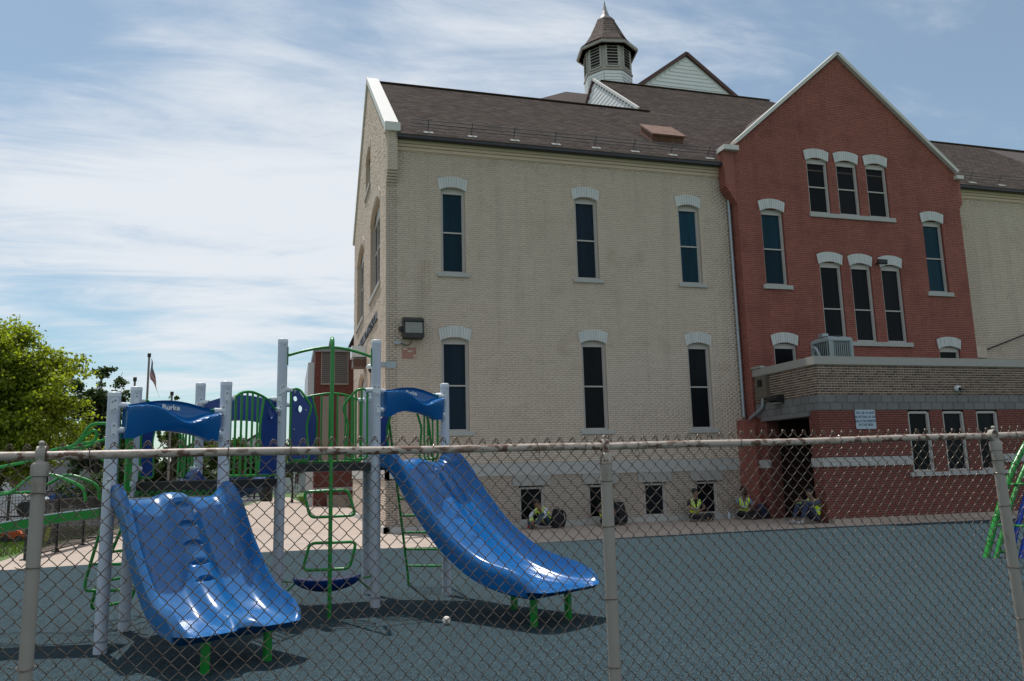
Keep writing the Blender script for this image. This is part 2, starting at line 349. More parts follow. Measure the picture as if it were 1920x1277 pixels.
def npmesh(name, V, F, m, parent=None, kind=None):
    """quads straight from numpy arrays"""
    V = np.asarray(V, np.float32); F = np.asarray(F, np.int32); k = F.shape[1]
    me = bpy.data.meshes.new(name); me.vertices.add(len(V)); me.vertices.foreach_set('co', V.ravel())
    me.loops.add(F.size); me.loops.foreach_set('vertex_index', F.ravel())
    me.polygons.add(len(F)); me.polygons.foreach_set('loop_start', np.arange(0, F.size, k, dtype=np.int32))
    me.update(calc_edges=True); me.validate(); me.materials.append(m)
    o = bpy.data.objects.new(name, me); COL.objects.link(o)
    if parent: o.parent = parent
    if kind: o['kind'] = kind
    return o
def tag(o, label, cat, group=None):
    o['label'] = label; o['category'] = cat
    if group: o['group'] = group
    return o
def thing(name, label, cat, loc=(0, 0, 0), rz=0.0, group=None):
    o = bpy.data.objects.new(name, None); COL.objects.link(o); o.location = loc; o.rotation_euler = (0, 0, rz); o.empty_display_size = 0.2
    return tag(o, label, cat, group)
def pivot(name, parent, loc, rz=0.0): raise NotImplementedError
def copy_tree(o, parent=None):
    c = o.copy(); COL.objects.link(c)
    if parent: c.parent = parent
    for ch in list(o.children): copy_tree(ch, c)
    return c
def at(x, y, Z):
    """point seen at photo pixel (x, y) at the depth Z in metres"""
    return CAMLOC + (FW + RT * ((x - 960) / FPX) - UPV * ((y - 638.5) / FPX)) * Z
def smoothpath(pts, n=8):
    """Catmull-Rom through the points"""
    P = [Vector(p) for p in pts]; P = [2 * P[0] - P[1]] + P + [2 * P[-1] - P[-2]]; o = []
    for i in range(1, len(P) - 2):
        for k in range(n):
            t = k / n; a, b, c, d = P[i - 1:i + 3]
            o.append(0.5 * ((2 * b) + (c - a) * t + (2 * a - 5 * b + 4 * c - d) * t * t + (-a + 3 * b - 3 * c + d) * t ** 3))
    o.append(P[-2]); return o
def rounded(pts, r=0.06, n=4, closed=False):
    """polyline with its corners rounded"""
    P = [Vector(p) for p in pts]; o = []; m = len(P)
    for i in range(m):
        if not closed and i in (0, m - 1): o.append(P[i]); continue
        a, b, c = P[i - 1], P[i], P[(i + 1) % m]; d1, d2 = (a - b), (c - b); k = min(r, d1.length / 2.1, d2.length / 2.1)
        p, q = b + d1.normalized() * k, b + d2.normalized() * k
        for j in range(n + 1): t = j / n; o.append((1 - t) ** 2 * p + 2 * t * (1 - t) * b + t * t * q)
    return o
def text_obj(body, size, m, parent, name='lettering', extrude=0.002, align='LEFT', sx=1.0, bold=0.0, spacing=1.0):
    cu = bpy.data.curves.new(name, 'FONT'); cu.body = body; cu.size = size; cu.extrude = extrude; cu.align_x = align; cu.offset = bold; cu.space_character = spacing; cu.resolution_u = 2
    t = bpy.data.objects.new(name + '_src', cu); COL.objects.link(t)
    bpy.context.view_layer.update()
    me = bpy.data.meshes.new_from_object(t.evaluated_get(bpy.context.evaluated_depsgraph_get()))
    bpy.data.objects.remove(t); me.name = name; me.materials.clear(); me.materials.append(m)
    me.transform(Matrix.Scale(sx, 4, (1, 0, 0)))
    o = bpy.data.objects.new(name, me); COL.objects.link(o); o.parent = parent
    return o

# ------------------------------------------------------------------ ground
def sheet(name, poly, z, m, t=0.05):
    mb = MB(); mb.prism([(x, y, z - t) for x, y in poly], (0, 0, t)); return mb.build(name, m, kind='structure')
sheet('ground', [(-400, -200), (500, -200), (500, 600), (-400, 600)], -0.02, GRASSM, 0.5)
sheet('concrete_plaza', [(-5.9, 17), (-4, 15), (40, 15), (40, 24.2), (3.2, 24.2), (3.2, 49.5), (1.2, 49.5), (0.2, 72), (-1.4, 72), (-2.9, 47), (-5.7, 34), (-6.3, 24)], -0.004, CONC, 0.02)
sheet('street', [(-120, 31), (-6.6, 31), (-5.9, 35), (-3.3, 47), (-1.8, 72), (-2.0, 84), (-120, 84)], -0.008, ASPH, 0.02)
rub = [(-14, -9), (32, -9), (32, 19.0), (24, 18.55), (18.5, 18.6), (14.5, 18.8), (11, 18.85), (8.7, 18.75), (6.5, 18.55), (4.4, 18.5), (2.4, 19.0), (0.7, 19.6), (-0.6, 19.6), (-2.2, 19.1), (-5.5, 18.4), (-14, 17.2)]
sheet('rubber_playground_surface', rub, 0.0, RUBBER, 0.03)
# grass tufts on the lawns that show beyond the plaza
def lawn(name, areas, n):
    V, F = [], []
    rs = np.random.RandomState(3)
    for (x0, x1, y0, y1) in areas:
        for _ in range(n):
            x, y = rs.uniform(x0, x1), rs.uniform(y0, y1); h = rs.uniform(0.05, 0.13); a = rs.uniform(0, 6.28); w = 0.02
            dx, dy = math.cos(a) * w, math.sin(a) * w; lx, ly = rs.uniform(-.05, .05, 2); i = len(V)
            V += [(x - dx, y - dy, -0.02), (x + dx, y + dy, -0.02), (x + lx, y + ly, h)]; F.append((i, i + 1, i + 2))
    npmesh(name, V, F, GRASSB, kind='stuff')
lawn('lawn_grass', [(-12, -6.4, 20, 34), (-12, -6.8, 26, 31), (0.9, 2.4, 50, 70)], 9000)

# ------------------------------------------------------------------ school building
SB = thing('school_building', 'two storey cream and red painted brick school with brown shingle roofs and a louvred cupola', 'school', (2.785, 23.75, 0))
SBi = Vector((2.785, 23.75, 0))
def sb(o):            # keep world placement under the building's empty
    o.parent = SB; o.location = -SBi; return o
class Fr:             # a wall's own frame: u along, n outward, z up
    def __init__(s, O, eu, en): s.O = Vector((*O, 0)); s.u = Vector((*eu, 0)); s.n = Vector((*en, 0))
    def p(s, u, n, z): return s.O + s.u * u + s.n * n + Vector((0, 0, z))
FRONT = Fr((0, 23.75), (1, 0), (0, -1)); REDF = Fr((0, 23.25), (1, 0), (0, -1)); GAB = Fr((2.785, 0), (0, 1), (-1, 0))
ANF = Fr((0, 20.0), (1, 0), (0, -1)); ANL = Fr((15.0, 0), (0, 1), (-1, 0))
def fbox(mb, fr, u0, u1, n0, n1, z0, z1):
    c = [fr.p(u, n, z) for z in (z0, z1) for u, n in ((u0, n0), (u1, n0), (u1, n1), (u0, n1))]
    return mb.add(c, [(0, 3, 2, 1), (4, 5, 6, 7), (0, 1, 5, 4), (1, 2, 6, 5), (2, 3, 7, 6), (3, 0, 4, 7)])
def wall(mb, fr, u0, u1, z0, ztop, holes=(), th=0.35, n0=0.0, brk=()):
    """wall with openings, built as columns of solid pieces"""
    us = sorted({u0, u1, *[h[0] for h in holes], *[h[1] for h in holes], *brk})
    us = [u for u in us if u0 <= u <= u1]
    zt = ztop if callable(ztop) else (lambda u: ztop)
    for a, b in zip(us, us[1:]):
        c = (a + b) / 2; hs = sorted([h for h in holes if h[0] < c < h[1]], key=lambda h: h[2]); z = z0
        for h in hs:
            if h[2] > z: mb.prism([fr.p(a, n0, z), fr.p(b, n0, z), fr.p(b, n0, h[2]), fr.p(a, n0, h[2])], -fr.n * th)
            z = h[3]
        mb.prism([fr.p(a, n0, z), fr.p(b, n0, z), fr.p(b, n0, zt(b)), fr.p(a, n0, zt(a))], -fr.n * th)
def brick_cells(u0, u1, z0, z1, holes=(), ztop=None, course=0.0677, bl=0.203, hb=6, off=0.0, g=0.011, gh=0.006):
    R = []; nr = int(round((z1 - z0) / course))
    for r in range(nr):
        a, b = z0 + r * course, z0 + (r + 1) * course - g
        L = bl / 2 if (r % hb == hb - 2) else bl
        s = u0 - (L / 2 if r % 2 else 0) + off - L
        e = np.arange(s, u1 + L, L); ua = np.maximum(e, u0); ub = np.minimum(e + L - gh, u1); k = ub - ua > 0.02; ua, ub = ua[k], ub[k]
        for h in holes:
            if h[3] > a + course * .4 and h[2] < b - course * .3:
                inside = (ua >= h[0] - 1e-6) & (ub <= h[1] + 1e-6); lo = (ua < h[0]) & (ub > h[0]); hi = (ua < h[1]) & (ub > h[1])
                ub2 = np.where(lo, h[0], ub); ua2 = np.where(hi & ~lo, h[1], ua); k = ~inside & (ub2 - ua2 > 0.02); ua, ub = ua2[k], ub2[k]
        if ztop is not None:
            k = np.array([ztop((x + y) / 2) >= b for x, y in zip(ua, ub)], bool)
            if len(k) == 0: continue
            ua, ub = ua[k], ub[k]
        for x, y in zip(ua, ub): R.append((x, y, a, b))
    return R
def brickwork(name, fr, cells, m, proud=0.007, jit=0.002, parent=None, kind='stuff'):
    C = np.array(cells); n = len(C); rs = np.random.RandomState(len(cells) % 999)
    p = proud + rs.uniform(-jit, jit, n); tl = rs.uniform(-jit * .6, jit * .6, n)
    O, U, N = (np.array(v[:]) for v in (fr.O, fr.u, fr.n)); Z = np.array([0, 0, 1.0])
    c = 0.002
    def P(u, q, z): return O + np.outer(u, U) + np.outer(q, N) + np.outer(z, Z)
    u0, u1, z0, z1 = C.T; zero = np.zeros(n)
    V = np.stack([P(u0, zero, z0), P(u1, zero, z0), P(u1, zero, z1), P(u0, zero, z1), P(u0 + c, p - tl, z0 + c), P(u1 - c, p + tl, z0 + c), P(u1 - c, p + tl, z1 - c), P(u0 + c, p - tl, z1 - c)], 1).reshape(-1, 3)
    q = np.array([(4, 5, 6, 7), (0, 1, 5, 4), (1, 2, 6, 5), (2, 3, 7, 6), (3, 0, 4, 7)])
    if np.dot(np.cross(U, Z), N) < 0: q = q[:, ::-1]
    F = (q[None] + 8 * np.arange(n)[:, None, None]).reshape(-1, 4)
    o = npmesh(name, V, F, m, parent, kind); return o
def window(fr, u0, u1, z0, z1, rise=0.1, pane=None, arch=True, sill=True, split=0.5, deep=0.16, fw=0.07, archh=0.35, parent=SB, off=None, name='window', archm=None, mull=0, sillz=0.13, wide=0.13):
    """sash window: frame and rails, head panel, panes, sill, arch of painted bricks"""
    pane = pane or PANE
    mb = MB(); d0, d1 = -deep + 0.07, -deep - 0.05
    zt = z1 + rise if arch else z1
    fbox(mb, fr, u0, u0 + fw, d0, d1, z0, zt - rise * .7); fbox(mb, fr, u1 - fw, u1, d0, d1, z0, zt - rise * .7)
    fbox(mb, fr, u0 + fw, u1 - fw, d0, d1, z0, z0 + fw); fbox(mb, fr, u0 + fw, u1 - fw, d0, d1, z1 - fw - 0.04, z1 - 0.04)
    zm = z0 + (z1 - z0) * split
    fbox(mb, fr, u0 + fw, u1 - fw, d0 - .015, d1, zm - 0.02, zm + 0.025)
    iw = 0.022; e0, e1 = d0 - 0.03, d1                      # inner sash lip
    fbox(mb, fr, u0 + fw, u0 + fw + iw, e0, e1, z0 + fw, z1 - fw - .04); fbox(mb, fr, u1 - fw - iw, u1 - fw, e0, e1, z0 + fw, z1 - fw - .04)
    for k in range(mull):
        c = u0 + (u1 - u0) * (k + 1) / (mull + 1); fbox(mb, fr, c - .03, c + .03, d0 - .005, d1, z0 + fw, z1 - fw - .04)
    if arch:                                               # curved head panel between the sash and the brick arch
        n = 8; pts = [fr.p(u0, d0 - .02, z1 - .04)] + [fr.p(u0 + (u1 - u0) * i / n, d0 - .02, z1 + rise * (1 - (2 * i / n - 1) ** 2)) for i in range(n + 1)] + [fr.p(u1, d0 - .02, z1 - .04)]
        mb.prism(pts, -fr.n * 0.08)
    w = mb.build(name, FRAME); w.parent = parent
    if parent == SB: w.location = -SBi
    if off is not None: w.location = off
    for a, b in ((z0 + fw, zm - .02), (zm + .025, z1 - fw - .04)):
        q = MB(); fbox(q, fr, u0 + fw + iw, u1 - fw - iw, e0 - .03, d1 - .01, a, b); q.build('pane', pane, w)
    if sill:
        q = MB(); fbox(q, fr, u0 - wide, u1 + wide, 0.07, -deep, z0 - sillz, z0 - .002); q.build('sill', STONE, w)
    if arch:
        q = MB(); N_ = max(9, int((u1 - u0 + .24) / 0.088)); um = (u0 + u1) / 2; half = (u1 - u0) / 2 + 0.10
        R = (((u1 - u0) / 2) ** 2 + rise ** 2) / (2 * rise); zc = z1 + rise - R; A = math.asin(min(.99, half / (R + archh)))
        A0 = math.asin(min(.99, ((u1 - u0) / 2 + .04) / R))
        for k in range(N_):
            t0, t1 = (2 * k / N_ - 1), (2 * (k + 1) / N_ - 1); gp = 0.15 / N_
            pr_ = 0.030 + random.uniform(-.004, .004); po = []
            for (rad, t, AA) in ((R, t0 + gp, A0), (R, t1 - gp, A0), (R + archh, t1 - gp, A), (R + archh, t0 + gp, A)):
                po.append(fr.p(um + rad * math.sin(t * AA), pr_, zc + rad * math.cos(t * AA)))
            q.prism(po, -fr.n * (pr_ + .12))
        q.build('brick_arch', archm or WHITEP, w)
    return w
def arch_hole(u0, u1, z0, z1, rise=0.1): return (u0, u1, z0, z1 + rise * .8)

# cream front -----------------------------------------------------------
up_w = [(4.50, 5.29, PANET), (9.01, 9.82, PANEN), (12.82, 13.63, PANET)]
lo_w = [(4.48, 5.34, PANEN), (9.07, 9.91, PANE), (12.87, 13.70, PANE)]
ba_w = [(6.85, 7.67), (9.12, 9.95), (11.02, 11.80), (12.88, 13.66)]
holesF = [arch_hole(a, b, 7.88, 10.60) for a, b, _ in up_w] + [arch_hole(a, b, 2.93, 5.74) for a, b, _ in lo_w] + [(a, b, 0.16, 1.24) for a, b in ba_w]
mb = MB(); wall(mb, FRONT, 2.785, 14.90, 0.0, 12.2, holesF); cw = sb(mb.build('cream_front_wall', CREAMJ))
cuts = [(a - .14, b + .14, 10.62, 11.02) for a, b, _ in up_w] + [(a - .14, b + .14, 5.76, 6.16) for a, b, _ in lo_w] + [(2, 15, 1.55, 1.96)] + [(a - .2, b + .2, 1.24, 1.56) for a, b in ba_w]
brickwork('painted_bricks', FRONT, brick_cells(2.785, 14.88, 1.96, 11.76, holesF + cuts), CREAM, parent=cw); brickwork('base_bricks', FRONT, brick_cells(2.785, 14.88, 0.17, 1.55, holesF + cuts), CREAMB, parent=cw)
for a, b, p in up_w: window(FRONT, a, b, 7.88, 10.60, pane=p, split=.49)
for a, b, p in lo_w: window(FRONT, a, b, 2.93, 5.74, pane=p, split=.5)
mb = MB(); fbox(mb, FRONT, 2.74, 14.9, 0.05, -.1, 1.56, 1.95); sb(mb.build('water_table_band', STONE))
mb = MB(); fbox(mb, FRONT, 2.70, 14.9, 0.09, -.1, 0.0, 0.17); fbox(mb, GAB, 23.66, 36, .08, -.1, 0, .17); fbox(mb, GAB, 23.70, 36, .05, -.1, 1.56, 1.95); mb.each('stone_plinth', STONE, sb)
for a, b in ba_w:
    w = window(FRONT, a, b, 0.17, 1.24, arch=False, sill=False, split=.02, deep=.14, name='basement_window', fw=.06)
    q = MB(); fbox(q, FRONT, a - .2, b + .2, 0.045, -.1, 1.245, 1.555); q.build('lintel', LINT, w)
mb = MB()
for z0, z1, n in ((11.77, 11.80, .03), (11.80, 11.90, .06), (11.91, 12.0, .10), (12.01, 12.20, .15)):
    fbox(mb, FRONT, 3.09, 14.88, n, -.05, z0, z1)
mb.each('cornice_course', CORN, sb)
mb = MB(); fbox(mb, FRONT, 3.09, 14.86, .38, .17, 12.10, 12.23); fbox(mb, FRONT, 24.66, 36.4, .38, .17, 12.10, 12.23); mb.each('gutter', GUTTER, sb)
# corner pier that carries the gable coping
mb = MB()
for k, (a, b) in enumerate(((10.62, 10.69), (10.70, 10.77), (10.78, 10.85), (10.86, 10.93), (10.94, 11.01))): fbox(mb, FRONT, 2.782, 3.10, .04 + .055 * k, -.02, a, b)
fbox(mb, FRONT, 2.782, 3.10, .30, -.02, 11.02, 12.52); pr = sb(mb.build('corbelled_corner_pier', CREAMJ))
brickwork('painted_bricks', Fr((0, 23.45), (1, 0), (0, -1)), brick_cells(2.782, 3.10, 11.03, 12.50), CREAM, parent=pr)
# gable end -------------------------------------------------------------
GAP = 29.9
def gz(u): return 12.25 + (17.05 - 12.25) * (1 - abs(u - GAP) / (GAP - 23.5))
gw = [(31.2, 34.4, 7.92, 10.7, .55), (25.4, 28.6, 7.92, 10.7, .55), (30.4, 33.6, 2.93, 5.2, .5), (25.6, 28.4, 2.93, 5.2, .5), (28.75, 30.6, 12.55, 13.95, .3)]
holesG = [(a, b, c, d + r * .75) for a, b, c, d, r in gw]
mb = MB(); wall(mb, GAB, 23.75, 36.0, 0, lambda u: gz(u), holesG, brk=(GAP,)); g = sb(mb.build('cream_gable_wall', CREAMJ))
brickwork('painted_bricks', GAB, brick_cells(23.75, 36.0, 0.17, 17.0, holesG + [(23, 37, 1.55, 1.96)], ztop=gz), CREAM, proud=0.012, jit=.004, parent=g)
for a, b, c, d, r in gw: window(GAB, a, b, c, d, rise=r, archh=.3, mull=2, pane=PANE, deep=.2, split=.6, archm=CREAM)
mb = MB()
for s_ in (-1, 1):
    e = 23.42 if s_ < 0 else 36.4; P0, P1 = Vector((2.94, e, gz(23.5) + .12 if s_ < 0 else gz(36.3) + .1)), Vector((2.94, GAP, gz(GAP) + .22))
    mb.beam(P0, P1, .46, .2)
fbox(mb, FRONT, 2.70, 3.18, .40, .02, 12.28, 12.56); mb.each('gable_coping', COPING, sb)
L = text_obj('H W LONGFELLOW SCHOOL', 0.46, mat('dark_metal_letters', (0.03, 0.034, 0.045), 0.5), SB, extrude=0.03, sx=1.42, bold=.008, spacing=1.05)
L.matrix_basis = Matrix.Translation(Vector((2.785 - .035, 35.0, 6.76)) - SBi) @ Matrix(((0, 0, -1, 0), (-1, 0, 0, 0), (0, 1, 0, 0), (0, 0, 0, 1)))
# rear and right hand walls, so that the building is whole
mb = MB(); mb.box((2.79, 35.65, 0), (36, 36, 12.2)); mb.box((35.65, 23.75, 0), (36, 35.65, 12.2)); mb.each('rear_wall', CREAM, sb)
# cream wall right of the red gable
mb = MB(); wall(mb, FRONT, 24.40, 36, 0, 12.2); r = sb(mb.build('cream_side_wall', CREAMJ))
brickwork('painted_bricks', FRONT, brick_cells(24.40, 36, 3.5, 11.76), CREAM, parent=r)
mb = MB()
for z0, z1, n in ((11.77, 11.80, .03), (11.80, 11.90, .06), (11.91, 12.0, .10), (12.01, 12.20, .15)): fbox(mb, FRONT, 24.5, 36, n, -.05, z0, z1)
mb.each('cornice_course', CORN, sb)

# red gabled bay --------------------------------------------------------
RX = 19.5
def rz(u): return 12.6 + (16.78 - 12.6) * (1 - abs(u - RX) / (RX - 14.62))
tw = [(17.81, 18.69), (19.06, 19.96), (20.35, 21.25)]; mw = [(17.98, 18.87), (19.27, 20.13), (20.57, 21.43)]; sw = [(15.77, 16.66), (22.65, 23.54)]; gwn = [(15.86, 16.76), (22.77, 23.68)]
holesR = [arch_hole(a, b, 10.56, 12.55) for a, b in tw] + [arch_hole(a, b, 5.91, 8.68) for a, b in mw] + [arch_hole(a, b, 7.83, 10.5) for a, b in sw] + [arch_hole(a, b, 3.9, 5.72) for a, b in gwn]
mb = MB(); wall(mb, REDF, 14.88, 24.47, 0, lambda u: rz(u), holesR, th=.45, brk=(RX,))
mb.box((14.88, 23.70, 0), (15.2, 23.9, 12.4)); mb.box((24.2, 23.70, 0), (24.47, 23.9, 12.4))
rw = sb(mb.build('red_front_wall', REDJ))
cutsR = [(a - .14, b + .14, 12.57, 12.97) for a, b in tw] + [(a - .14, b + .14, 8.7, 9.1) for a, b in mw] + [(a - .14, b + .14, 10.52, 10.92) for a, b in sw] + [(a - .14, b + .14, 5.74, 6.14) for a, b in gwn]
brickwork('painted_bricks', REDF, brick_cells(14.88, 24.47, 3.0, 16.75, holesR + cutsR, ztop=lambda u: rz(u) - .02), REDB, parent=rw)
brickwork('painted_bricks', Fr((14.88, 0), (0, 1), (-1, 0)), brick_cells(23.25, 23.74, 0, 12.0), REDB, parent=rw)
mb = MB()                                                  # corbelled kneelers
for k in range(9):
    z = 10.72 + .07 * k; e = .42 * (k + 1) / 9; fbox(mb, REDF, 14.88 - e, 14.87, .006, -.40, z, z + .058)
fbox(mb, REDF, 14.46, 14.87, .004, -.40, 11.35, 12.62)
for k in range(3): fbox(mb, REDF, 24.48, 24.48 + .05 * (k + 1), .006, -.4, 11.2 + .07 * k, 11.26 + .07 * k)
fbox(mb, REDF, 24.48, 24.63, .004, -.40, 11.42, 12.45); mb.each('corbel_course', REDB, sb)
for i, (a, b) in enumerate(tw): window(REDF, a, b, 10.56, 12.55, pane=PANE, sill=False, split=.5, deep=.13)
for i, (a, b) in enumerate(mw): window(REDF, a, b, 5.91, 8.68, pane=PANE, sill=False, split=.42, deep=.13)
for i, (a, b) in enumerate(sw): window(REDF, a, b, 7.83, 10.5, pane=PANET, split=.49, sillz=.15)
for i, (a, b) in enumerate(gwn): window(REDF, a, b, 3.9, 5.72, pane=PANE, split=.3, sill=False, deep=.13)
mb = MB(); fbox(mb, REDF, 17.75, 21.42, .07, -.13, 10.40, 10.555); fbox(mb, REDF, 17.70, 21.60, .07, -.13, 5.75, 5.905); mb.each('long_sill', STONE, sb)
mb = MB()
zk = 12.72
for s_ in (-1, 1):
    e = RX + (4.98 if s_ > 0 else -4.55); mb.beam((e, 23.30, rz(e) + .07), (RX, 23.30, rz(RX) + .09), .42, .12)
mb.box((14.40, 23.08, 12.60), (14.99, 23.6, 12.77)); mb.box((24.36, 23.08, 12.30), (24.68, 23.6, 12.44)); mb.each('red_gable_coping', COPING, sb)

# roofs -----------------------------------------------------------------
SL = 0.774; E0 = Vector((0, 23.35, 12.2)); TH = math.atan(SL)
def slope_pt(x, s, n=0.0): return Vector((x, E0.y + s * math.cos(TH) - n * math.sin(TH), E0.z + s * math.sin(TH) + n * math.cos(TH)))
def sdist(y): return (y - E0.y) / math.cos(TH)
s1, s2 = sdist(29.6), sdist(35.1)
mb = MB()
def roof_slab(x0, x1, sa, sb_, x0b=None, x1b=None):
    mb.prism([slope_pt(x0, sa), slope_pt(x1, sa), slope_pt(x1 if x1b is None else x1b, sb_), slope_pt(x0 if x0b is None else x0b, sb_)], Vector((0, math.sin(TH), -math.cos(TH))) * .15)
roof_slab(3.10, 14.95, 0, s1); roof_slab(14.95, 25.2, 0, s1); roof_slab(14.66, 26.2, s1 + .3, s2, 14.66, 24.9); roof_slab(25.2, 36.4, 0, s1)
def back(x0, x1, y, z, yb):                               # rear slopes
    mb.prism([(x0, y, z), (x1, y, z), (x1, yb, z - (yb - y) * SL), (x0, yb, z - (yb - y) * SL)], (0, 0, -.15))
back(3.10, 14.95, 29.6, slope_pt(0, s1).z, 36.3); back(25.2, 36.4, 29.6, slope_pt(0, s1).z, 36.3); back(14.95, 24.9, 35.1, slope_pt(0, s2).z, 46.5)
mb.prism([(24.9, 35.1, slope_pt(0, s2).z), (26.2, 29.6, slope_pt(0, s1).z), (27.5, 29.6, 16.5), (27.5, 41, 16.5)], (0, 0, -.12))
rf = sb(mb.build('roof', SHINGU))
def shingles(x0f, x1f, sa, sb_, ex=0.145, w=0.30):
    V, F = [], []; n = int((sb_ - sa) / ex); rs = np.random.RandomState(int(sb_ * 10))
    for r in range(n):
        s = sa + r * ex; x0, x1 = x0f(s), x1f(s); k = int((x1 - x0) / w) + 2; o = x0 - w + (w * .37 * r) % w
        for i in range(k):
            a, b = max(o + i * w, x0), min(o + (i + 1) * w - .012, x1)
            if b - a < .03: continue
            t = .016 + rs.uniform(-.003, .004); i0 = len(V)
            V += [slope_pt(a, s, t), slope_pt(b, s, t), slope_pt(b, s + ex * 1.05, .002), slope_pt(a, s + ex * 1.05, .002), slope_pt(a, s, 0), slope_pt(b, s, 0)]
            F += [(i0, i0 + 1, i0 + 2, i0 + 3), (i0 + 4, i0 + 5, i0 + 1, i0)]
    return V, F
V, F = [], []
for q in (shingles(lambda s: 3.12, lambda s: 14.95, 0, s1), shingles(lambda s: 14.95, lambda s: 25.2, 0, s1), shingles(lambda s: 14.62, lambda s: 26.2 - (s - s1) / (s2 - s1) * 1.3, s1, s2), shingles(lambda s: 25.2, lambda s: 33, 0, s1)):
    o = len(V); V += q[0]; F += [tuple(i + o for i in f) for f in q[1]]
npmesh('shingles', [v[:] for v in V], F, SHING, rf, 'stuff')
mb = MB(); mb.beam(slope_pt(3.1, s1, .03), slope_pt(14.9, s1, .03), .2, .02); mb.beam(slope_pt(15, s2, .03), slope_pt(24.9, s2, .03), .2, .02); mb.beam(slope_pt(25.3, s1, .03), slope_pt(36, s1, .03), .2, .02)
mb.each('ridge_cap', SHING, parent=rf)
# roof of the red bay, running back into the main slope
mb = MB()
for s_ in (-1, 1):
    mb.prism([(RX, 23.5, 16.72), (RX, 29.4, 16.72), (RX + s_ * 4.75, 23.9, 12.52), (RX + s_ * 4.75, 23.5, 12.52)], (0, 0, -.12))
mb.each('bay_roof', SHINGU, parent=rf)
# clapboard end of the higher roof
zr1, zr2 = slope_pt(0, s1).z, slope_pt(0, s2).z
mb = MB(); mb.prism([(14.67, 29.7, zr1 - .1), (14.67, 40.9, zr1 - .3), (14.67, 35.1, zr2 - .05)], (.1, 0, 0)); tri = sb(mb.build('clapboard_end', CLAP))
nb = 18
for k in range(nb):
    z0 = zr1 + (zr2 - zr1) * k / nb; z1 = zr1 + (zr2 - zr1) * (k + 1) / nb; hw = (zr2 - z1) / SL
    if hw < .15: continue
    q = MB(); q.prism([(14.665, 35.1 - hw, z0), (14.665, 35.1 + hw, z0), (14.665, 35.1 + hw, z1), (14.665, 35.1 - hw, z1)], (-.035, 0, 0))
    for i in (2, 3, 6, 7): pass
    q.v[4:6] = q.v[4:6]; q.v[6] = (14.645, q.v[6][1], q.v[6][2]); q.v[7] = (14.645, q.v[7][1], q.v[7][2])
    q.build('clapboard', CLAP, tri)
mb = MB(); mb.beam((14.61, 30.05, zr1 + .36), (14.61, 35.1, zr2 + .06), .10, .12); mb.build('rake_board', COPING, tri)
mb = MB(); mb.beam((14.62, 40.8, zr1 + .02), (14.62, 35.1, zr2 + .05), .12, .14); mb.build('rear_rake_board', TRIMB, tri)
mb = MB(); mb.box((13.9, 34.4, zr1 - .2), (14.62, 35.2, zr1 + .75)); mb.build('flashing_curb', SHINGU, tri)
# front facing clapboard gable behind the ridge
GY = 36.0; gx, gh, gb = 20.48, 23.93, 21.1; gl = 16.75
mb = MB(); mb.prism([(gl, GY, gb - .3), (2 * gx - gl, GY, gb - .3), (2 * gx - gl, GY, gb), (gx, GY, gh - .08), (gl, GY, gb)], (0, .1, 0)); g2 = sb(mb.build('clapboard_gable', CLAP))
nb = 13
for k in range(nb):
    z0 = gb + (gh - gb) * k / nb; z1 = gb + (gh - gb) * (k + 1) / nb; f = (gh - .1 - z1) / (gh - gb); hw = f * (gx - gl)
    if hw < .12: continue
    q = MB(); q.prism([(gx - hw, GY - .003, z0), (gx + hw, GY - .003, z0), (gx + hw, GY - .003, z1), (gx - hw, GY - .003, z1)], (0, -.04, 0))
    q.v[6] = (q.v[6][0], GY - .012, q.v[6][2]); q.v[7] = (q.v[7][0], GY - .012, q.v[7][2]); q.build('clapboard', CLAP, g2)
mb = MB()
for s_ in (-1, 1): mb.beam((gx + s_ * (gx - gl + .12), GY - .06, gb - .05), (gx, GY - .06, gh + .05), .22, .17)
mb.each('rake_board', TRIMB, parent=g2)
mb = MB()
for s_ in (-1, 1): mb.prism([(gx, GY - .1, gh + .06), (gx + s_ * (gx - gl + .3), GY - .1, gb - .12), (gx + s_ * (gx - gl + .3), GY + 8, gb - .12), (gx, GY + 8, gh + .06)], (0, 0, .1))
mb.each('gable_roof', SHINGU, parent=g2)
# hipped roof piece further back, left of the cupola
mb = MB(); mb.prism([(9.5, 36.2, 19.6), (14.2, 38, 22.07), (22, 38, 22.07), (22, 36.2, 19.6)], (0, .1, -.15)); mb.prism([(9.5, 36.2, 19.6), (14.2, 38, 22.07), (14.2, 44, 22.07), (9.5, 46, 19.6)], (0, 0, -.15)); mb.each('rear_hip_roof', ROOFP, sb)
mb = MB(); mb.box((9.9, 36.6, 12), (28, 46, 19.5)); sb(mb.build('rear_block', CREAM))
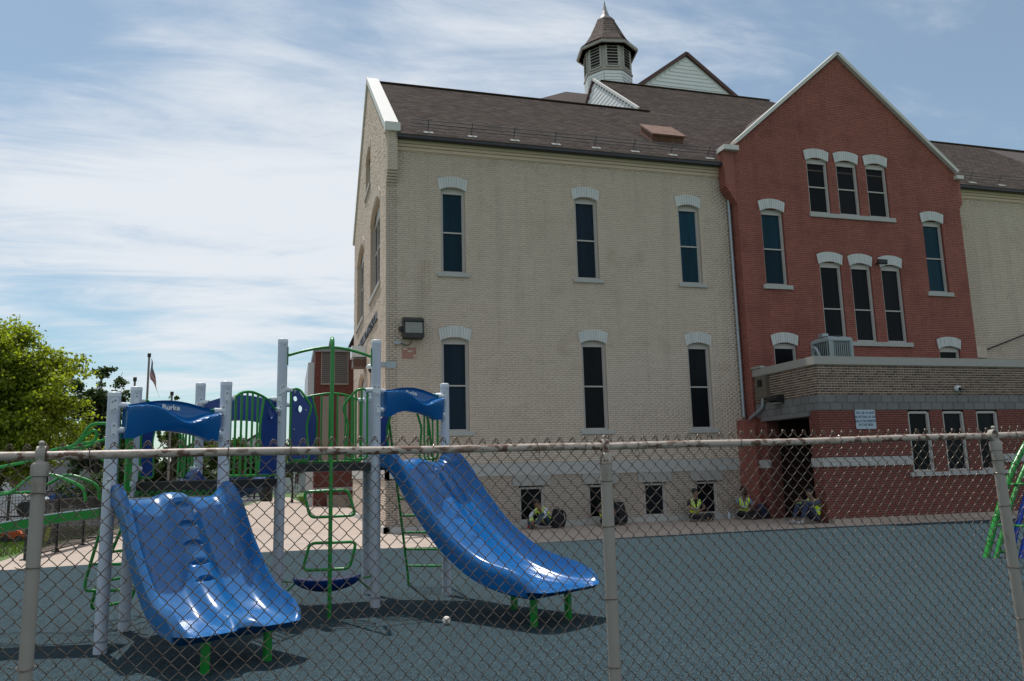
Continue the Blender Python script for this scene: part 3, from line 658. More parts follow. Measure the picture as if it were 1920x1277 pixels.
# snow guard
mb = MB()
RODM = mat('dull_rod', (.11, .10, .10), .5)
for z in (.14, .25, .36): mb.tube([slope_pt(3.5, .5, z), slope_pt(14.75, .5, z)], .017, 6); mb.tube([slope_pt(24.9, .5, z), slope_pt(36, .5, z)], .017, 6)
sg = mb.each('snow_guard_rail', RODM, sb)[0]
for x in [4.1 + 1.43 * k for k in range(8)] + [25.6 + 1.43 * k for k in range(6)]:
    q = MB(); q.beam(slope_pt(x, .5, .02), slope_pt(x, .5, .42), .03, .03, (1, 0, 0)); q.build('guard_post', RODM, sg)
    q = MB()
    for dx in (-.13, .03): q.obox(slope_pt(x + dx + .05, .30, .03), (.07, 0, 0), (0, .08 * math.cos(TH), .08 * math.sin(TH)), (0, -.012 * math.sin(TH), .012 * math.cos(TH)))
    q.build('guard_clamp', STONE, sg)
mb = MB(); mb.obox(slope_pt(13.25, 2.75, .14), (.62, 0, 0), (0, .62 * math.cos(TH), .62 * math.sin(TH)), (0, -.15 * math.sin(TH), .15 * math.cos(TH))); h = sb(mb.build('roof_hatch', RUST))
mb = MB(); mb.obox(slope_pt(13.25, 2.75, .31), (.68, 0, 0), (0, .68 * math.cos(TH), .68 * math.sin(TH)), (0, -.03 * math.sin(TH), .03 * math.cos(TH))); mb.build('lid', RUST, h)
# cupola ----------------------------------------------------------------
CX, CY = 16.72, 38.0; A8 = math.pi / 8 + math.radians(-10)
mb = MB(); R8 = 1.29
mb.lathe([(R8 + .02, 19.4), (R8 + .02, 22.98), (R8 + .10, 23.02), (R8 + .10, 23.10), (R8, 23.14), (R8, 24.98)], 8, (CX, CY, 0), a0=A8); cu = sb(mb.build('cupola', TRIMW))
def face(k):
    a0, a1 = A8 + 2 * math.pi * k / 8, A8 + 2 * math.pi * (k + 1) / 8; am = (a0 + a1) / 2
    n = Vector((math.cos(am), math.sin(am), 0)); return n, Vector((-n.y, n.x, 0)), R8 * math.cos(math.pi / 8), 2 * R8 * math.sin(math.pi / 8)
for k in range(8):
    n, t, ap, wd = face(k)
    if n.y > .55: continue
    c = Vector((CX, CY, 0)) + n * ap
    for j in range(13):                                     # clapboards of the base
        z = 20.58 + .184 * j; q = MB(); q.obox(c + n * .035 + Vector((0, 0, z + .09)), t * wd * .5, n * .018, Vector((0, 0, .089)) + n * -.012); q.build('clapboard', CLAP, cu)
    q = MB(); lo, hi, hw = 23.28, 24.66, wd * .30
    for s_ in (-1, 1): q.obox(c + t * s_ * (hw + .05) + n * .02 + Vector((0, 0, (lo + hi) / 2)), t * .05, n * .05, (0, 0, (hi - lo) / 2 + .08))
    q.obox(c + n * .02 + Vector((0, 0, hi + .06)), t * hw, n * .05, (0, 0, .05)); q.obox(c + n * .02 + Vector((0, 0, lo - .05)), t * hw, n * .05, (0, 0, .05))
    lf = q.build('louvre_frame', TRIMW, cu)
    q = MB(); q.obox(c + n * .005 + Vector((0, 0, (lo + hi) / 2)), t * hw, n * .012, (0, 0, (hi - lo) / 2)); q.build('louvre_shade', DARKIN, cu)
    for j in range(8):
        z = lo + (hi - lo) * (j + .5) / 8; q = MB(); q.obox(c + n * .045 + Vector((0, 0, z)), t * hw * .98, n * .034 + Vector((0, 0, -.034)), n * .008 + Vector((0, 0, .008))); q.build('slat', TRIMW, cu)
mb = MB(); mb.lathe([(1.70, 24.58), (1.65, 24.66), (1.40, 24.86), (1.08, 25.33), (.76, 25.98), (.48, 26.55), (.45, 26.57)], 8, (CX, CY, 0), a0=A8); mb.build('cupola_roof', SHING, cu)
for k in range(8):                                         # rows of shingle butts on each side of the spire roof
    prof = [(1.70, 24.60), (1.40, 24.88), (1.08, 25.35), (.76, 26.0), (.48, 26.57)]
    q = MB(); a0, a1 = A8 + 2 * math.pi * k / 8, A8 + 2 * math.pi * (k + 1) / 8
    for j in range(17):
        f = j / 17 * 4; i = int(f); g_ = f - i; r0 = prof[i][0] + (prof[i + 1][0] - prof[i][0]) * g_; z0 = prof[i][1] + (prof[i + 1][1] - prof[i][1]) * g_
        f = (j + 1.1) / 17 * 4; i = min(3, int(f)); g_ = f - i; r1 = prof[i][0] + (prof[i + 1][0] - prof[i][0]) * g_; z1 = prof[i][1] + (prof[i + 1][1] - prof[i][1]) * g_
        m_ = 7
        for h in range(m_):
            b0, b1 = a0 + (a1 - a0) * h / m_, a0 + (a1 - a0) * (h + .93) / m_; cc = math.cos(math.pi / 8)
            def rp(r, a, am=(a0 + a1) / 2): return r * cc / math.cos(a - am)
            q.add([(CX + (rp(r0, b0) + .02) * math.cos(b0), CY + (rp(r0, b0) + .02) * math.sin(b0), z0 + .012), (CX + (rp(r0, b1) + .02) * math.cos(b1), CY + (rp(r0, b1) + .02) * math.sin(b1), z0 + .012),
                   (CX + (rp(r1, b1) + .002) * math.cos(b1), CY + (rp(r1, b1) + .002) * math.sin(b1), z1), (CX + (rp(r1, b0) + .002) * math.cos(b0), CY + (rp(r1, b0) + .002) * math.sin(b0), z1)], [(0, 1, 2, 3)])
    q.build('cupola_shingles', SHING, cu, kind='stuff', recalc=False)
mb = MB(); mb.lathe([(1.72, 24.44), (1.75, 24.56), (1.70, 24.59), (1.28, 24.90), (1.26, 24.88), (1.60, 24.56), (1.62, 24.44)], 8, (CX, CY, 0), a0=A8); mb.build('cupola_fascia', TRIMW, cu)
for k in range(24):                                        # rafter tails under the eaves
    a = A8 + 2 * math.pi * (k + .5) / 24; d = Vector((math.cos(a), math.sin(a), 0)); q = MB(); q.beam(Vector((CX, CY, 24.82)) + d * 1.29, Vector((CX, CY, 24.52)) + d * 1.60, .05, .07); q.build('rafter_tail', TRIMW, cu)
mb = MB(); mb.lathe([(.50, 26.48), (.54, 26.52), (.52, 26.60), (.36, 26.66), (.24, 26.9), (.13, 27.22), (.06, 27.55), (.012, 27.85)], 8, (CX, CY, 0), a0=A8); mb.build('spire', LEAD, cu)
# downspout
mb = MB(); mb.tube([(14.74, 23.56, 12.1), (14.74, 23.62, 11.8), (14.76, 23.63, 11.4), (14.76, 23.63, 3.3)], .055, 10); d = sb(mb.build('downspout', METALG, smooth=40))
for z in (11, 8.6, 6.3, 4.2): q = MB(); q.lathe([(.06, z), (.068, z + .01), (.068, z + .05), (.06, z + .06)], 10, (14.76, 23.63, 0)); q.build('joint_band', METALG, d)
mb = MB(); mb.box((14.52, 23.30, 0), (14.92, 23.72, 3.2)); sb(mb.build('red_pilaster', REDB))
# small pieces on the walls
mb = MB(); fbox(mb, FRONT, 3.26, 3.70, .0085, 0, 5.14, 5.49); sb(mb.build('red_paint_patch', REDPAT))
mb = MB(); fbox(mb, FRONT, 24.55, 25.15, .3, 0, 5.45, 5.86); sb(mb.build('vent_box', CREAM))
mb = MB(); mb.tube([(25.2, 23.6, 5.75), (27.5, 23.55, 6.5), (30, 23.5, 7.2)], .03, 6); sb(mb.build('cable', BLACKM))

# ------------------------------------------------------------------ flat roofed brick annex
AN = thing('brick_annex', 'low flat roofed annex of brown brick over red painted brick with a porch corner', 'annex', (15, 20, 0))
ANi = Vector((15, 20, 0))
def an(o): o.parent = AN; o.location = -ANi; return o
aw = [(18.13, 18.94), (19.42, 20.24), (20.71, 21.55)]
holesA = [(a, b, 1.37, 3.24) for a, b in aw]
mb = MB(); wall(mb, ANF, 15.0, 36, 0.0, 3.24, holesA, th=.3)
mb.box((15.0, 20.3, 0), (15.3, 20.50, 3.24)); mb.box((15.0, 22.72, 0), (15.45, 23.25, 3.24))
lw = an(mb.build('red_lower_wall', REDAJ))
brickwork('painted_bricks', ANF, brick_cells(15.0, 30, 0.12, 3.24, holesA + [(15.0, 18.12, 1.6, 1.86), (21.56, 36, 1.6, 1.86)]), REDA, parent=lw)
brickwork('painted_bricks', ANL, brick_cells(20.0, 20.50, 0.12, 3.24, [(19.9, 20.6, 1.6, 1.86)]) + brick_cells(22.72, 23.25, 0, 3.24), REDA, parent=lw)
mb = MB(); fbox(mb, ANF, 14.96, 18.10, .045, -.05, 1.6, 1.86); fbox(mb, ANF, 21.58, 36, .045, -.05, 1.6, 1.86); fbox(mb, ANL, 20.0, 20.50, .045, -.05, 1.6, 1.86); fbox(mb, ANL, 22.70, 23.24, .045, -.05, 1.6, 1.86); mb.each('stone_band', STONE, an)
mb = MB(); fbox(mb, ANF, 17.98, 21.95, .08, -.12, 1.25, 1.365); an(mb.build('long_sill', STONE))
for a, b in aw: window(ANF, a, b, 1.37, 3.24, arch=False, sill=False, split=.02, deep=.1, parent=AN, off=-ANi, fw=.07)
# porch interior
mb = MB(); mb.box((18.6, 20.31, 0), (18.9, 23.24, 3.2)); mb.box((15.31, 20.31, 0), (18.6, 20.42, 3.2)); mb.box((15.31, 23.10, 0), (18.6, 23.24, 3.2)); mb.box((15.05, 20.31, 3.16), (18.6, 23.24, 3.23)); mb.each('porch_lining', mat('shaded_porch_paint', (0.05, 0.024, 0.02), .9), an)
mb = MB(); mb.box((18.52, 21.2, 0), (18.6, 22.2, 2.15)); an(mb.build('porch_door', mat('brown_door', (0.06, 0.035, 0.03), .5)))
# upper walls
mb = MB(); fbox(mb, ANF, 15.0, 36, 0, -.3, 3.245, 4.60); fbox(mb, ANL, 20.3, 23.25, 0, -.3, 3.245, 4.60); uw = an(mb.build('upper_wall', TANJ))
mb = MB(); fbox(mb, ANF, 14.93, 36, .06, -.34, 4.605, 4.85); fbox(mb, ANL, 20.34, 23.245, .06, -.34, 4.605, 4.85); fbox(mb, ANL, 22.7, 23.24, .10, -.1, 4.86, 4.93); mb.each('parapet_cap', CAPM, an)
mb = MB(); mb.box((15.3, 20.3, 4.45), (36, 23.24, 4.55)); an(mb.build('flat_roof', ASPH))
# individual blocks and bricks
def piece_mesh(w, h, d, name, m, ch):
    q = MB(); q.add([(0, 0, 0), (w, 0, 0), (w, 0, h), (0, 0, h), (ch, -d, ch), (w - ch, -d, ch), (w - ch, -d, h - ch), (ch, -d, h - ch)], [(4, 5, 6, 7), (0, 1, 5, 4), (1, 2, 6, 5), (2, 3, 7, 6), (3, 0, 4, 7)])
    o = q.build(name, m); me = o.data; bpy.data.objects.remove(o); return me
cache = {}
def lay(fr, cells, name, m, d, ch, parent, jit):
    for (a, b, c, e) in cells:
        k = (name, round(b - a, 3)); me = cache.get(k)
        if me is None: me = cache[k] = piece_mesh(b - a, e - c, d, name, m, ch)
        o = bpy.data.objects.new(name, me); COL.objects.link(o); o.parent = parent
        M = Matrix.Identity(4); flip = fr.u.cross(Vector((0, 0, 1))).dot(fr.n) < 0
        u0, eu = (b, -fr.u) if flip else (a, fr.u)
        P = fr.p(u0, random.uniform(-jit, jit), c)
        for i, v in enumerate((eu, -fr.n, Vector((0, 0, 1)))):
            for r in range(3): M[r][i] = v[r]
        for r in range(3): M[r][3] = P[r]
        o.matrix_basis = M
tanF = brick_cells(15.0, 30.0, 3.70, 4.60, course=.075, hb=6, g=.0155, gh=.014); tanL = brick_cells(20.0, 23.24, 3.70, 4.60, course=.075, hb=6, g=.0155, gh=.014)
tanF.sort(key=lambda c: (int(c[0] / .6), c[2])); near = [c for c in tanF if c[0] < 18.75][:225]; rest = [c for c in tanF if c not in near]
tanL.sort(key=lambda c: c[0]); nl = tanL[:300 - len(near)]; restL = tanL[len(nl):]
lay(ANF, near, 'brick', TAN, .009, .003, uw, .002); lay(ANL, nl, 'brick', TAN, .009, .003, uw, .002)
brickwork('farther_bricks', ANF, rest, TAN, .009, .002, uw); brickwork('farther_bricks', ANL, restL, TAN, .009, .002, uw)
def rows(u0, u1, z0, n, w, h, g, off):
    R = []
    for r in range(n):
        s = u0 - (w / 2 if (r + off) % 2 else 0)
        while s < u1:
            a, b = max(s, u0), min(s + w - g, u1)
            if b - a > .04: R.append((a, b, z0 + r * h, z0 + (r + 1) * h - g))
            s += w
    return R
mb = MB(); fbox(mb, ANF, 14.999, 36, .002, -.05, 3.248, 3.698); fbox(mb, ANL, 20.0, 23.24, .002, -.05, 3.248, 3.698); bk = an(mb.build('block_band', BLOCKJ))
lay(ANF, rows(14.995, 30, 3.25, 2, .405, .225, .012, 0), 'block', BLOCK, .02, .006, bk, .003); lay(ANL, rows(20.0, 23.24, 3.25, 2, .405, .225, .012, 1), 'block', BLOCK, .02, .006, bk, .003)
mb = MB(); mb.box((14.93, 20.40, 3.10), (15.31, 22.9, 3.24)); an(mb.build('porch_lintel', BLOCK))
# scupper box and its bent pipe
mb = MB(); fbox(mb, ANL, 22.35, 23.0, .16, .012, 3.85, 4.05); fbox(mb, ANL, 22.40, 22.95, .13, .012, 4.05, 4.59); sc = an(mb.build('scupper_box', mat('brown_sheet_metal', (0.14, 0.115, 0.085), .6)))
mb = MB(); fbox(mb, ANL, 22.60, 22.86, .134, .12, 4.22, 4.46); mb.build('scupper_hole', DARKIN, sc)
mb = MB(); mb.tube(rounded([(14.90, 22.66, 3.86), (14.90, 22.70, 3.55), (14.80, 23.35, 3.22)], .12), .055, 8); mb.build('scupper_pipe', METALG, sc, smooth=40)
mb = MB(); mb.box((15.0, 19.72, -.01), (36, 20.0, .11)); an(mb.build('concrete_kerb', CONC))

# ------------------------------------------------------------------ things mounted on the walls
fl = thing('floodlight', 'square bronze floodlight with a fogged lens, on the cream wall beside the gable corner', 'floodlight', (3.58, 23.75, 6.05))
mb = MB(); mb.prism([(-.31, -.02, -.31), (-.31, -.36, -.28), (-.31, -.30, .26), (-.31, -.06, .36), (-.31, -.02, .30)], (.62, 0, 0)); mb.build('housing', BRONZE, fl)
mb = MB(); mb.prism([(-.255, -.372, -.17), (.255, -.372, -.17), (.255, -.335, .17), (-.255, -.335, .17)], (0, .05, 0)); mb.build('lens', LENS, fl)
mb = MB(); mb.box((-.31, -.375, .19), (.31, -.33, .27)); mb.box((-.31, -.41, -.31), (.31, -.36, -.19)); mb.each('bezel', BRONZE, parent=fl)
mb = MB(); mb.box((-.42, -.14, -.08), (-.31, -.02, .06)); mb.build('mount', BRONZE, fl)
mb = MB(); mb.box((-.55, -.09, -.47), (-.36, -.008, -.38)); mb.build('junction_box', METALG, fl)
mb = MB(); mb.tube(smoothpath([(-.36, -.05, -.43), (-.22, -.07, -.50), (-.08, -.08, -.47), (-.02, -.1, -.33)], 6), .014, 6); mb.build('conduit', BLACKM, fl)

def dome_cam(loc, label):
    t = thing('security_camera', label, 'camera', loc)
    mb = MB(); mb.lathe([(.10, 0), (.10, .05), (.085, .10), (.05, .12)], 14, M=Matrix.Rotation(math.radians(90), 3, 'X')); mb.build('camera_body', WHITE, t, smooth=40)
    mb = MB(); mb.ball((.0, -.125, -.02), .06, 12, 8); mb.build('lens_dome', BLACKM, t, smooth=True); return t
dome_cam((20.07, 19.985, 3.90), 'small white dome camera on the brown brick band of the annex')
t = thing('security_camera', 'small dark camera on a bracket beside the arch of the right lower middle window', 'camera', (20.38, 23.24, 8.78))
mb = MB(); mb.beam((0, 0, 0), (0, -.22, .02), .05, .05); mb.build('bracket', BLACKM, t); mb = MB(); mb.obox((.06, -.26, .02), (.14, -.06, -.02), (.03, .07, 0), (0, 0, .075)); mb.build('camera_body', BLACKM, t)
t = thing('corner_camera', 'white camera arm wrapped round the lower corner of the cream wall', 'camera', (2.785, 23.75, 4.95))
mb = MB(); mb.box((-.01, -.03, -.10), (.30, -.008, .10)); mb.box((-.28, -.06, -.06), (-.02, .2, .08)); mb.each('bracket', METALG, parent=t)
mb = MB(); mb.lathe([(.17, 0), (.19, .04), (.19, .10), (.10, .16)], 16, (-.40, .02, -.14)); mb.build('camera_hood', WHITE, t, smooth=40)
mb = MB(); mb.ball((-.40, .02, -.16), (.13, .13, .11), 14, 8); mb.build('lens_dome', BLACKM, t, smooth=True)
t = thing('wall_lamp', 'boxy brown and white lamp high on the gable wall above the ground floor arch', 'lamp', (2.785, 30.4, 5.9))
mb = MB(); mb.box((-.55, -.4, .2), (-.02, .4, .62)); mb.build('lamp_head', WHITE, t); mb = MB(); mb.box((-.5, -.5, -.18), (-.02, .3, .1)); mb.build('lamp_base', mat('brown_enamel', (0.11, 0.05, 0.035), .5), t)
t = thing('wall_lamp', 'black hooded lamp on the brick of the annex above the porch opening', 'lamp', (15.0, 21.86, 3.72))
mb = MB(); mb.prism([(-.015, -.22, -.13), (-.015, -.22, .13), (-.16, -.22, .16), (-.34, -.22, .03), (-.34, -.22, -.03)], (0, .44, 0)); mb.build('lamp_hood', BLACKM, t); mb = MB(); mb.box((-.30, -.19, -.09), (-.02, .19, -.135)); mb.build('diffuser', LENS, t)

sg_ = thing('notice_sign', 'square white metal notice with dark printed lines on the red annex wall', 'sign', (16.575, 19.985, 2.965))
mb = MB(); pts = []
for cx_, cz_, a in ((.32, .25, 0), (-.32, .25, 90), (-.32, -.25, 180), (.32, -.25, 270)):
    for k in range(5): t_ = math.radians(a + 22.5 * k); pts.append((cx_ + .035 * math.cos(t_), -.012, cz_ + .035 * math.sin(t_)))
mb.prism(pts, (0, .008, 0)); mb.build('sign_panel', SIGNB, sg_)
for i, (w_, z) in enumerate((('THE USE OF BATS', .155), ('OR HITTING OF ANY', .035), ('BALLS PROHIBITED', -.085), ('IN THIS AREA', -.195))):
    o = text_obj(w_, .105, INK, sg_, align='CENTER', sx=.80 if i != 2 else .82, bold=.002, extrude=.001); o.matrix_basis = Matrix.Translation((0, -.0135, z)) @ Matrix.Rotation(math.radians(90), 4, 'X')
for x, z in ((-.29, .22), (.29, .22), (0, -.255)): mb = MB(); mb.lathe([(.014, 0), (.014, .006), (.006, .009)], 8, (x, -.0125, z), M=Matrix.Rotation(math.radians(90), 3, 'X')); mb.build('bolt', BLACKM, sg_)

ac = thing('condenser_unit', 'grey louvred air conditioning condenser on the annex roof', 'air conditioner', (17.05, 21.8, 4.55)); ac.scale = (.74, .74, 1.0)
mb = MB(); Rr = .60
def sq(r, z): return [(r * (1 if abs(c) > .7071 else abs(c) / .7071) * (1 if c > 0 else -1) if abs(c) > 1e-6 else 0, r * (1 if abs(s) >= .7072 else abs(s) / .7071) * (1 if s > 0 else -1) if abs(s) > 1e-6 else 0, z) for c, s in ((math.cos(math.radians(a)), math.sin(math.radians(a))) for a in range(0, 360, 15))]
mb.box((-.55, -.55, .04), (.55, .55, 1.02)); mb.build('coil_core', BLACKM, ac)
mb = MB(); mb.box((-.62, -.62, 0), (.62, .62, .08)); mb.build('base_pan', GREYAC, ac)
mb = MB(); mb.lathe([(.86, 1.02), (.88, 1.06), (.84, 1.14), (.60, 1.20), (.55, 1.17)], 4, a0=math.pi / 4); mb.build('top_cowl', GREYAC, ac)
mb = MB()
for sx_, sy_ in ((-1, -1), (1, -1), (1, 1), (-1, 1)): mb.box((sx_ * .55 - .07, sy_ * .55 - .07, .08), (sx_ * .55 + .07, sy_ * .55 + .07, 1.03))
mb.box((-.62, -.60, .08), (-.36, -.54, 1.03)); mb.each('corner_post', GREYAC, parent=ac)
for k in range(8):
    x = -.36 + .105 * (k + .7); mb = MB(); mb.obox((x, -.585, .55), (.016, -.020, 0), (.010, .010, 0), (0, 0, .45)); mb.build('louvre', GREYAC, ac)
for k in range(8):
    y = -.43 + .12 * k; mb = MB(); mb.obox((-.585, y, .55), (.018, .014, 0), (-.009, .009, 0), (0, 0, .45)); mb.build('louvre', GREYAC, ac)
mb = MB(); mb.lathe([(.5, 1.16), (.5, 1.22), (.2, 1.25), (.0, 1.25)], 16); mb.build('fan_guard', BLACKM, ac)
mb = MB(); mb.tube(rounded([(-.78, -.35, .02), (-.86, -.33, .45), (-1.0, -.25, .80), (-1.02, -.05, .84)], .15), .06, 8); mb.build('line_set', METALG, ac, smooth=40)
mb = MB(); mb.box((-.5, -.1, 1.2), (-.2, .2, 1.33)); mb.build('fan_motor', METALG, ac)

# ------------------------------------------------------------------ people sitting against the wall
def skin(name, joints, edges, m, parent, sub=2, flat=False):
    """one smooth surface grown round a skeleton: joints = {name: ((x, y, z), radius or (rx, ry))}"""
    ks = list(joints); me = bpy.data.meshes.new(name); me.from_pydata([joints[k][0] for k in ks], [(ks.index(a), ks.index(b)) for a, b in edges], [])
    o = bpy.data.objects.new(name, me); COL.objects.link(o)
    mo = o.modifiers.new('s', 'SKIN'); mo.use_smooth_shade = True; mo.branch_smoothing = .6
    for i, k in enumerate(ks):
        r = joints[k][1]; me.skin_vertices[0].data[i].radius = r if hasattr(r, '__len__') else (r, r); me.skin_vertices[0].data[i].use_root = (i == 0)
    s2_ = o.modifiers.new('u', 'SUBSURF'); s2_.levels = sub; s2_.render_levels = sub
    bpy.context.view_layer.update()
    ev = o.evaluated_get(bpy.context.evaluated_depsgraph_get()); m2 = bpy.data.meshes.new_from_object(ev)
    bpy.data.objects.remove(o); m2.name = name; m2.materials.clear(); m2.materials.append(m); m2.polygons.foreach_set('use_smooth', [True] * len(m2.polygons))
    r = bpy.data.objects.new(name, m2); COL.objects.link(r); r.parent = parent; return r
SKIN1 = mat('skin_tan', (0.27, 0.145, 0.095), .55, var=.05); SKIN2 = mat('skin_deep', (0.16, 0.085, 0.06), .55, var=.05)
HAIR = mat('black_hair', (0.008, 0.007, 0.007), .5)
VEST = mat('hi_vis_yellow', (0.70, 0.95, 0.02), .6, var=.08); SILVER = mat('reflective_tape', (0.40, 0.44, 0.44), .35)
CL_BLACK = mat('black_cotton', (0.012, 0.012, 0.015), .9); CL_NAVY = mat('navy_denim', (0.018, 0.03, 0.07), .85, var=.2, scale=9); CL_TEAL = mat('teal_denim', (0.02, 0.05, 0.075), .85, var=.2, scale=9)
CL_GREY = mat('blue_grey_cotton', (0.17, 0.20, 0.26), .9); CL_WHITE = mat('white_cotton', (0.55, 0.57, 0.62), .9); CL_PLAID = mat('plaid_shirt', (0.05, 0.06, 0.11), .9, var=.5, scale=18)
SHOE = mat('dark_shoe', (0.03, 0.025, 0.022), .7); SHOEW = mat('grey_shoe', (0.36, 0.36, 0.37), .7)
def person(label, loc, rz, J, skinm, top, legs, shoe, sleeves='short', beard=False, glasses=False, hair='short'):
    """J: joint positions in the figure's own frame (x to its left, -y forward, z up)"""
    p = thing('person', label, 'person', loc, rz, 'people in yellow vests sitting along the wall'); p.scale = (1.1, 1.1, 1.1); V_ = lambda k: Vector(J[k])
    hd, nk, ch, be, pe = V_('head'), V_('neck'), V_('chest'), V_('belly'), V_('pelvis'); dh = (hd - nk).normalized()
    f = V_('look').normalized(); lf = Vector((0, 0, 1)).cross(f).normalized(); lf = -lf
    j = {'pelvis': (pe, (.14, .12)), 'belly': (be, (.135, .105)), 'chest': (ch, (.165, .115)), 'neck': (nk, .055), 'jaw': (nk.lerp(hd, .55) + f * .025, (.062, .068)), 'head': (hd, (.077, .092)), 'crown': (hd + dh * .085 - f * .008, (.06, .07))}
    e = [('pelvis', 'belly'), ('belly', 'chest'), ('chest', 'neck'), ('neck', 'jaw'), ('jaw', 'head'), ('head', 'crown')]
    for s_ in 'lr':
        j[s_ + 'sh'] = (V_(s_ + 'sh'), .058); j[s_ + 'el'] = (V_(s_ + 'el'), .042); j[s_ + 'wr'] = (V_(s_ + 'wr'), .028)
        j[s_ + 'hip'] = (V_(s_ + 'hip'), .088); j[s_ + 'kn'] = (V_(s_ + 'kn'), .060); j[s_ + 'an'] = (V_(s_ + 'an'), .040)
        e += [('chest', s_ + 'sh'), (s_ + 'sh', s_ + 'el'), (s_ + 'el', s_ + 'wr'), ('pelvis', s_ + 'hip'), (s_ + 'hip', s_ + 'kn'), (s_ + 'kn', s_ + 'an')]
        w = V_(s_ + 'wr'); d = (w - V_(s_ + 'el')).normalized(); hm = w + d * .075
        j[s_ + 'palm'] = (hm, (.034, .020)); e.append((s_ + 'wr', s_ + 'palm'))
        sd = d.cross(Vector((0, 0, 1))); sd = sd.normalized() if sd.length > .1 else Vector((1, 0, 0)); dn = d.cross(sd).normalized()
        if dn.z > 0: dn = -dn
        for q, (o_, l_) in enumerate(((-.028, .06), (-.009, .072), (.010, .068), (.028, .052))):
            a = hm + d * .03 + sd * o_; b = a + d * l_ * .55 + dn * .012; c = b + (d * .5 + dn).normalized() * l_ * .5
            j[f'{s_}f{q}a'] = (a, .0095); j[f'{s_}f{q}b'] = (b, .009); j[f'{s_}f{q}c'] = (c, .0075); e += [(s_ + 'palm', f'{s_}f{q}a'), (f'{s_}f{q}a', f'{s_}f{q}b'), (f'{s_}f{q}b', f'{s_}f{q}c')]
        a = w + d * .03 - sd * .034; b = a + d * .035 - sd * .014 + dn * .01; j[s_ + 'ta'] = (a, .011); j[s_ + 'tb'] = (b, .009); e += [(s_ + 'wr', s_ + 'ta'), (s_ + 'ta', s_ + 'tb')]
    skin('body', j, e, skinm, p)
    fc = hd + f * .082
    mb = MB(); mb.ball(hd + f * .098 - dh * .012, (.014, .014, .024), 8, 6); mb.ball(hd + lf * .082 - f * .005, (.014, .02, .03), 8, 6); mb.ball(hd - lf * .082 - f * .005, (.014, .02, .03), 8, 6); mb.build('nose_and_ears', skinm, p, smooth=True)
    for s_ in (-1, 1): mb = MB(); mb.ball(fc + lf * s_ * .031 + dh * .018, .011, 8, 6); mb.build('eye', HAIR if not glasses else BLACKM, p, smooth=True)
    mb = MB(); mb.ball(fc - dh * .052 + f * .008, (.024, .014, .006), 8, 6); mb.build('mouth', mat('lip_' + str(len(bpy.data.materials)), (.16, .06, .05), .5), p, smooth=True)
    if glasses:
        mb = MB()
        for s_ in (-1, 1): mb.ball(fc + lf * s_ * .034 + dh * .016 + f * .012, (.03, .016, .02), 10, 6)
        mb.tube([fc + lf * .085 - f * .06 + dh * .02, fc + lf * .05 + f * .012 + dh * .02, fc - lf * .05 + f * .012 + dh * .02, fc - lf * .085 - f * .06 + dh * .02], .005, 5); mb.build('sunglasses', BLACKM, p, smooth=True)
    # hair: a cap over the back and top of the skull
    mb = MB(); c = hd + dh * .035 - f * .018; mb.ball(c, (.094, .102, .098), 14, 10)
    for i, v in enumerate(mb.v):
        v = Vector(v); r = v - c
        if r.dot(f) > .035 and r.dot(dh) < .045: v = c + (r - f * (r.dot(f) - .03)) * .86
        if r.dot(dh) < -.06: v = v + dh * .02 - (v - hd) * .1
        mb.v[i] = tuple(v + Vector((random.uniform(-1, 1), random.uniform(-1, 1), random.uniform(-1, 1))) * .004)
    mb.build('hair', HAIR, p, smooth=True)
    if beard: mb = MB(); mb.ball(nk.lerp(hd, .5) + f * .055, (.06, .045, .05), 12, 8); mb.build('beard', HAIR, p, smooth=True)
    # clothing
    sj = {'pelvis': (pe + Vector((0, 0, .02)), (.15, .13)), 'belly': (be, (.147, .12)), 'chest': (ch, (.178, .128)), 'collar': (nk - dh * .03, .072)}; se = [('pelvis', 'belly'), ('belly', 'chest'), ('chest', 'collar')]
    for s_ in 'lr':
        sh, el, wr = V_(s_ + 'sh'), V_(s_ + 'el'), V_(s_ + 'wr'); sj[s_ + 'sh'] = (sh, .072)
        if sleeves == 'short': sj[s_ + 'el'] = (sh.lerp(el, .75), .060); se += [('chest', s_ + 'sh'), (s_ + 'sh', s_ + 'el')]
        else: sj[s_ + 'el'] = (el, .056); sj[s_ + 'wr'] = (el.lerp(wr, .9), .042); se += [('chest', s_ + 'sh'), (s_ + 'sh', s_ + 'el'), (s_ + 'el', s_ + 'wr')]
    SHIRT = skin('shirt', sj, se, top, p, 3)
    tj = {'pelvis': (pe, (.155, .135)), 'waist': (pe.lerp(be, .45), (.145, .118))}; te = [('pelvis', 'waist')]
    for s_ in 'lr':
        hp, kn, an_ = V_(s_ + 'hip'), V_(s_ + 'kn'), V_(s_ + 'an'); tj[s_ + 'hip'] = (hp, .100); tj[s_ + 'kn'] = (kn, .076); tj[s_ + 'an'] = (kn.lerp(an_, .93), .058); te += [('pelvis', s_ + 'hip'), (s_ + 'hip', s_ + 'kn'), (s_ + 'kn', s_ + 'an')]
    skin('trousers', tj, te, legs, p)
    for s_ in 'lr':
        an_ = V_(s_ + 'an'); d = V_(s_ + 'toe') - an_; skin('shoe', {'heel': (an_ - d * .25 - Vector((0, 0, .02)), .045), 'mid': (an_ + d * .4 - Vector((0, 0, .025)), .042), 'toe': (an_ + d, (.040, .032))}, [('heel', 'mid'), ('mid', 'toe')], shoe, p)
    # open waistcoat with tape
    import bmesh
    bm = bmesh.new(); bm.from_mesh(bpy.data.objects[SHIRT.name].data); bm.normal_update()
    ax = (nk - pe).normalized(); fr_ = Vector((0, -1, 0)); fr_ = (fr_ - ax * fr_.dot(ax)).normalized(); L0 = (nk - pe).length
    kill = []
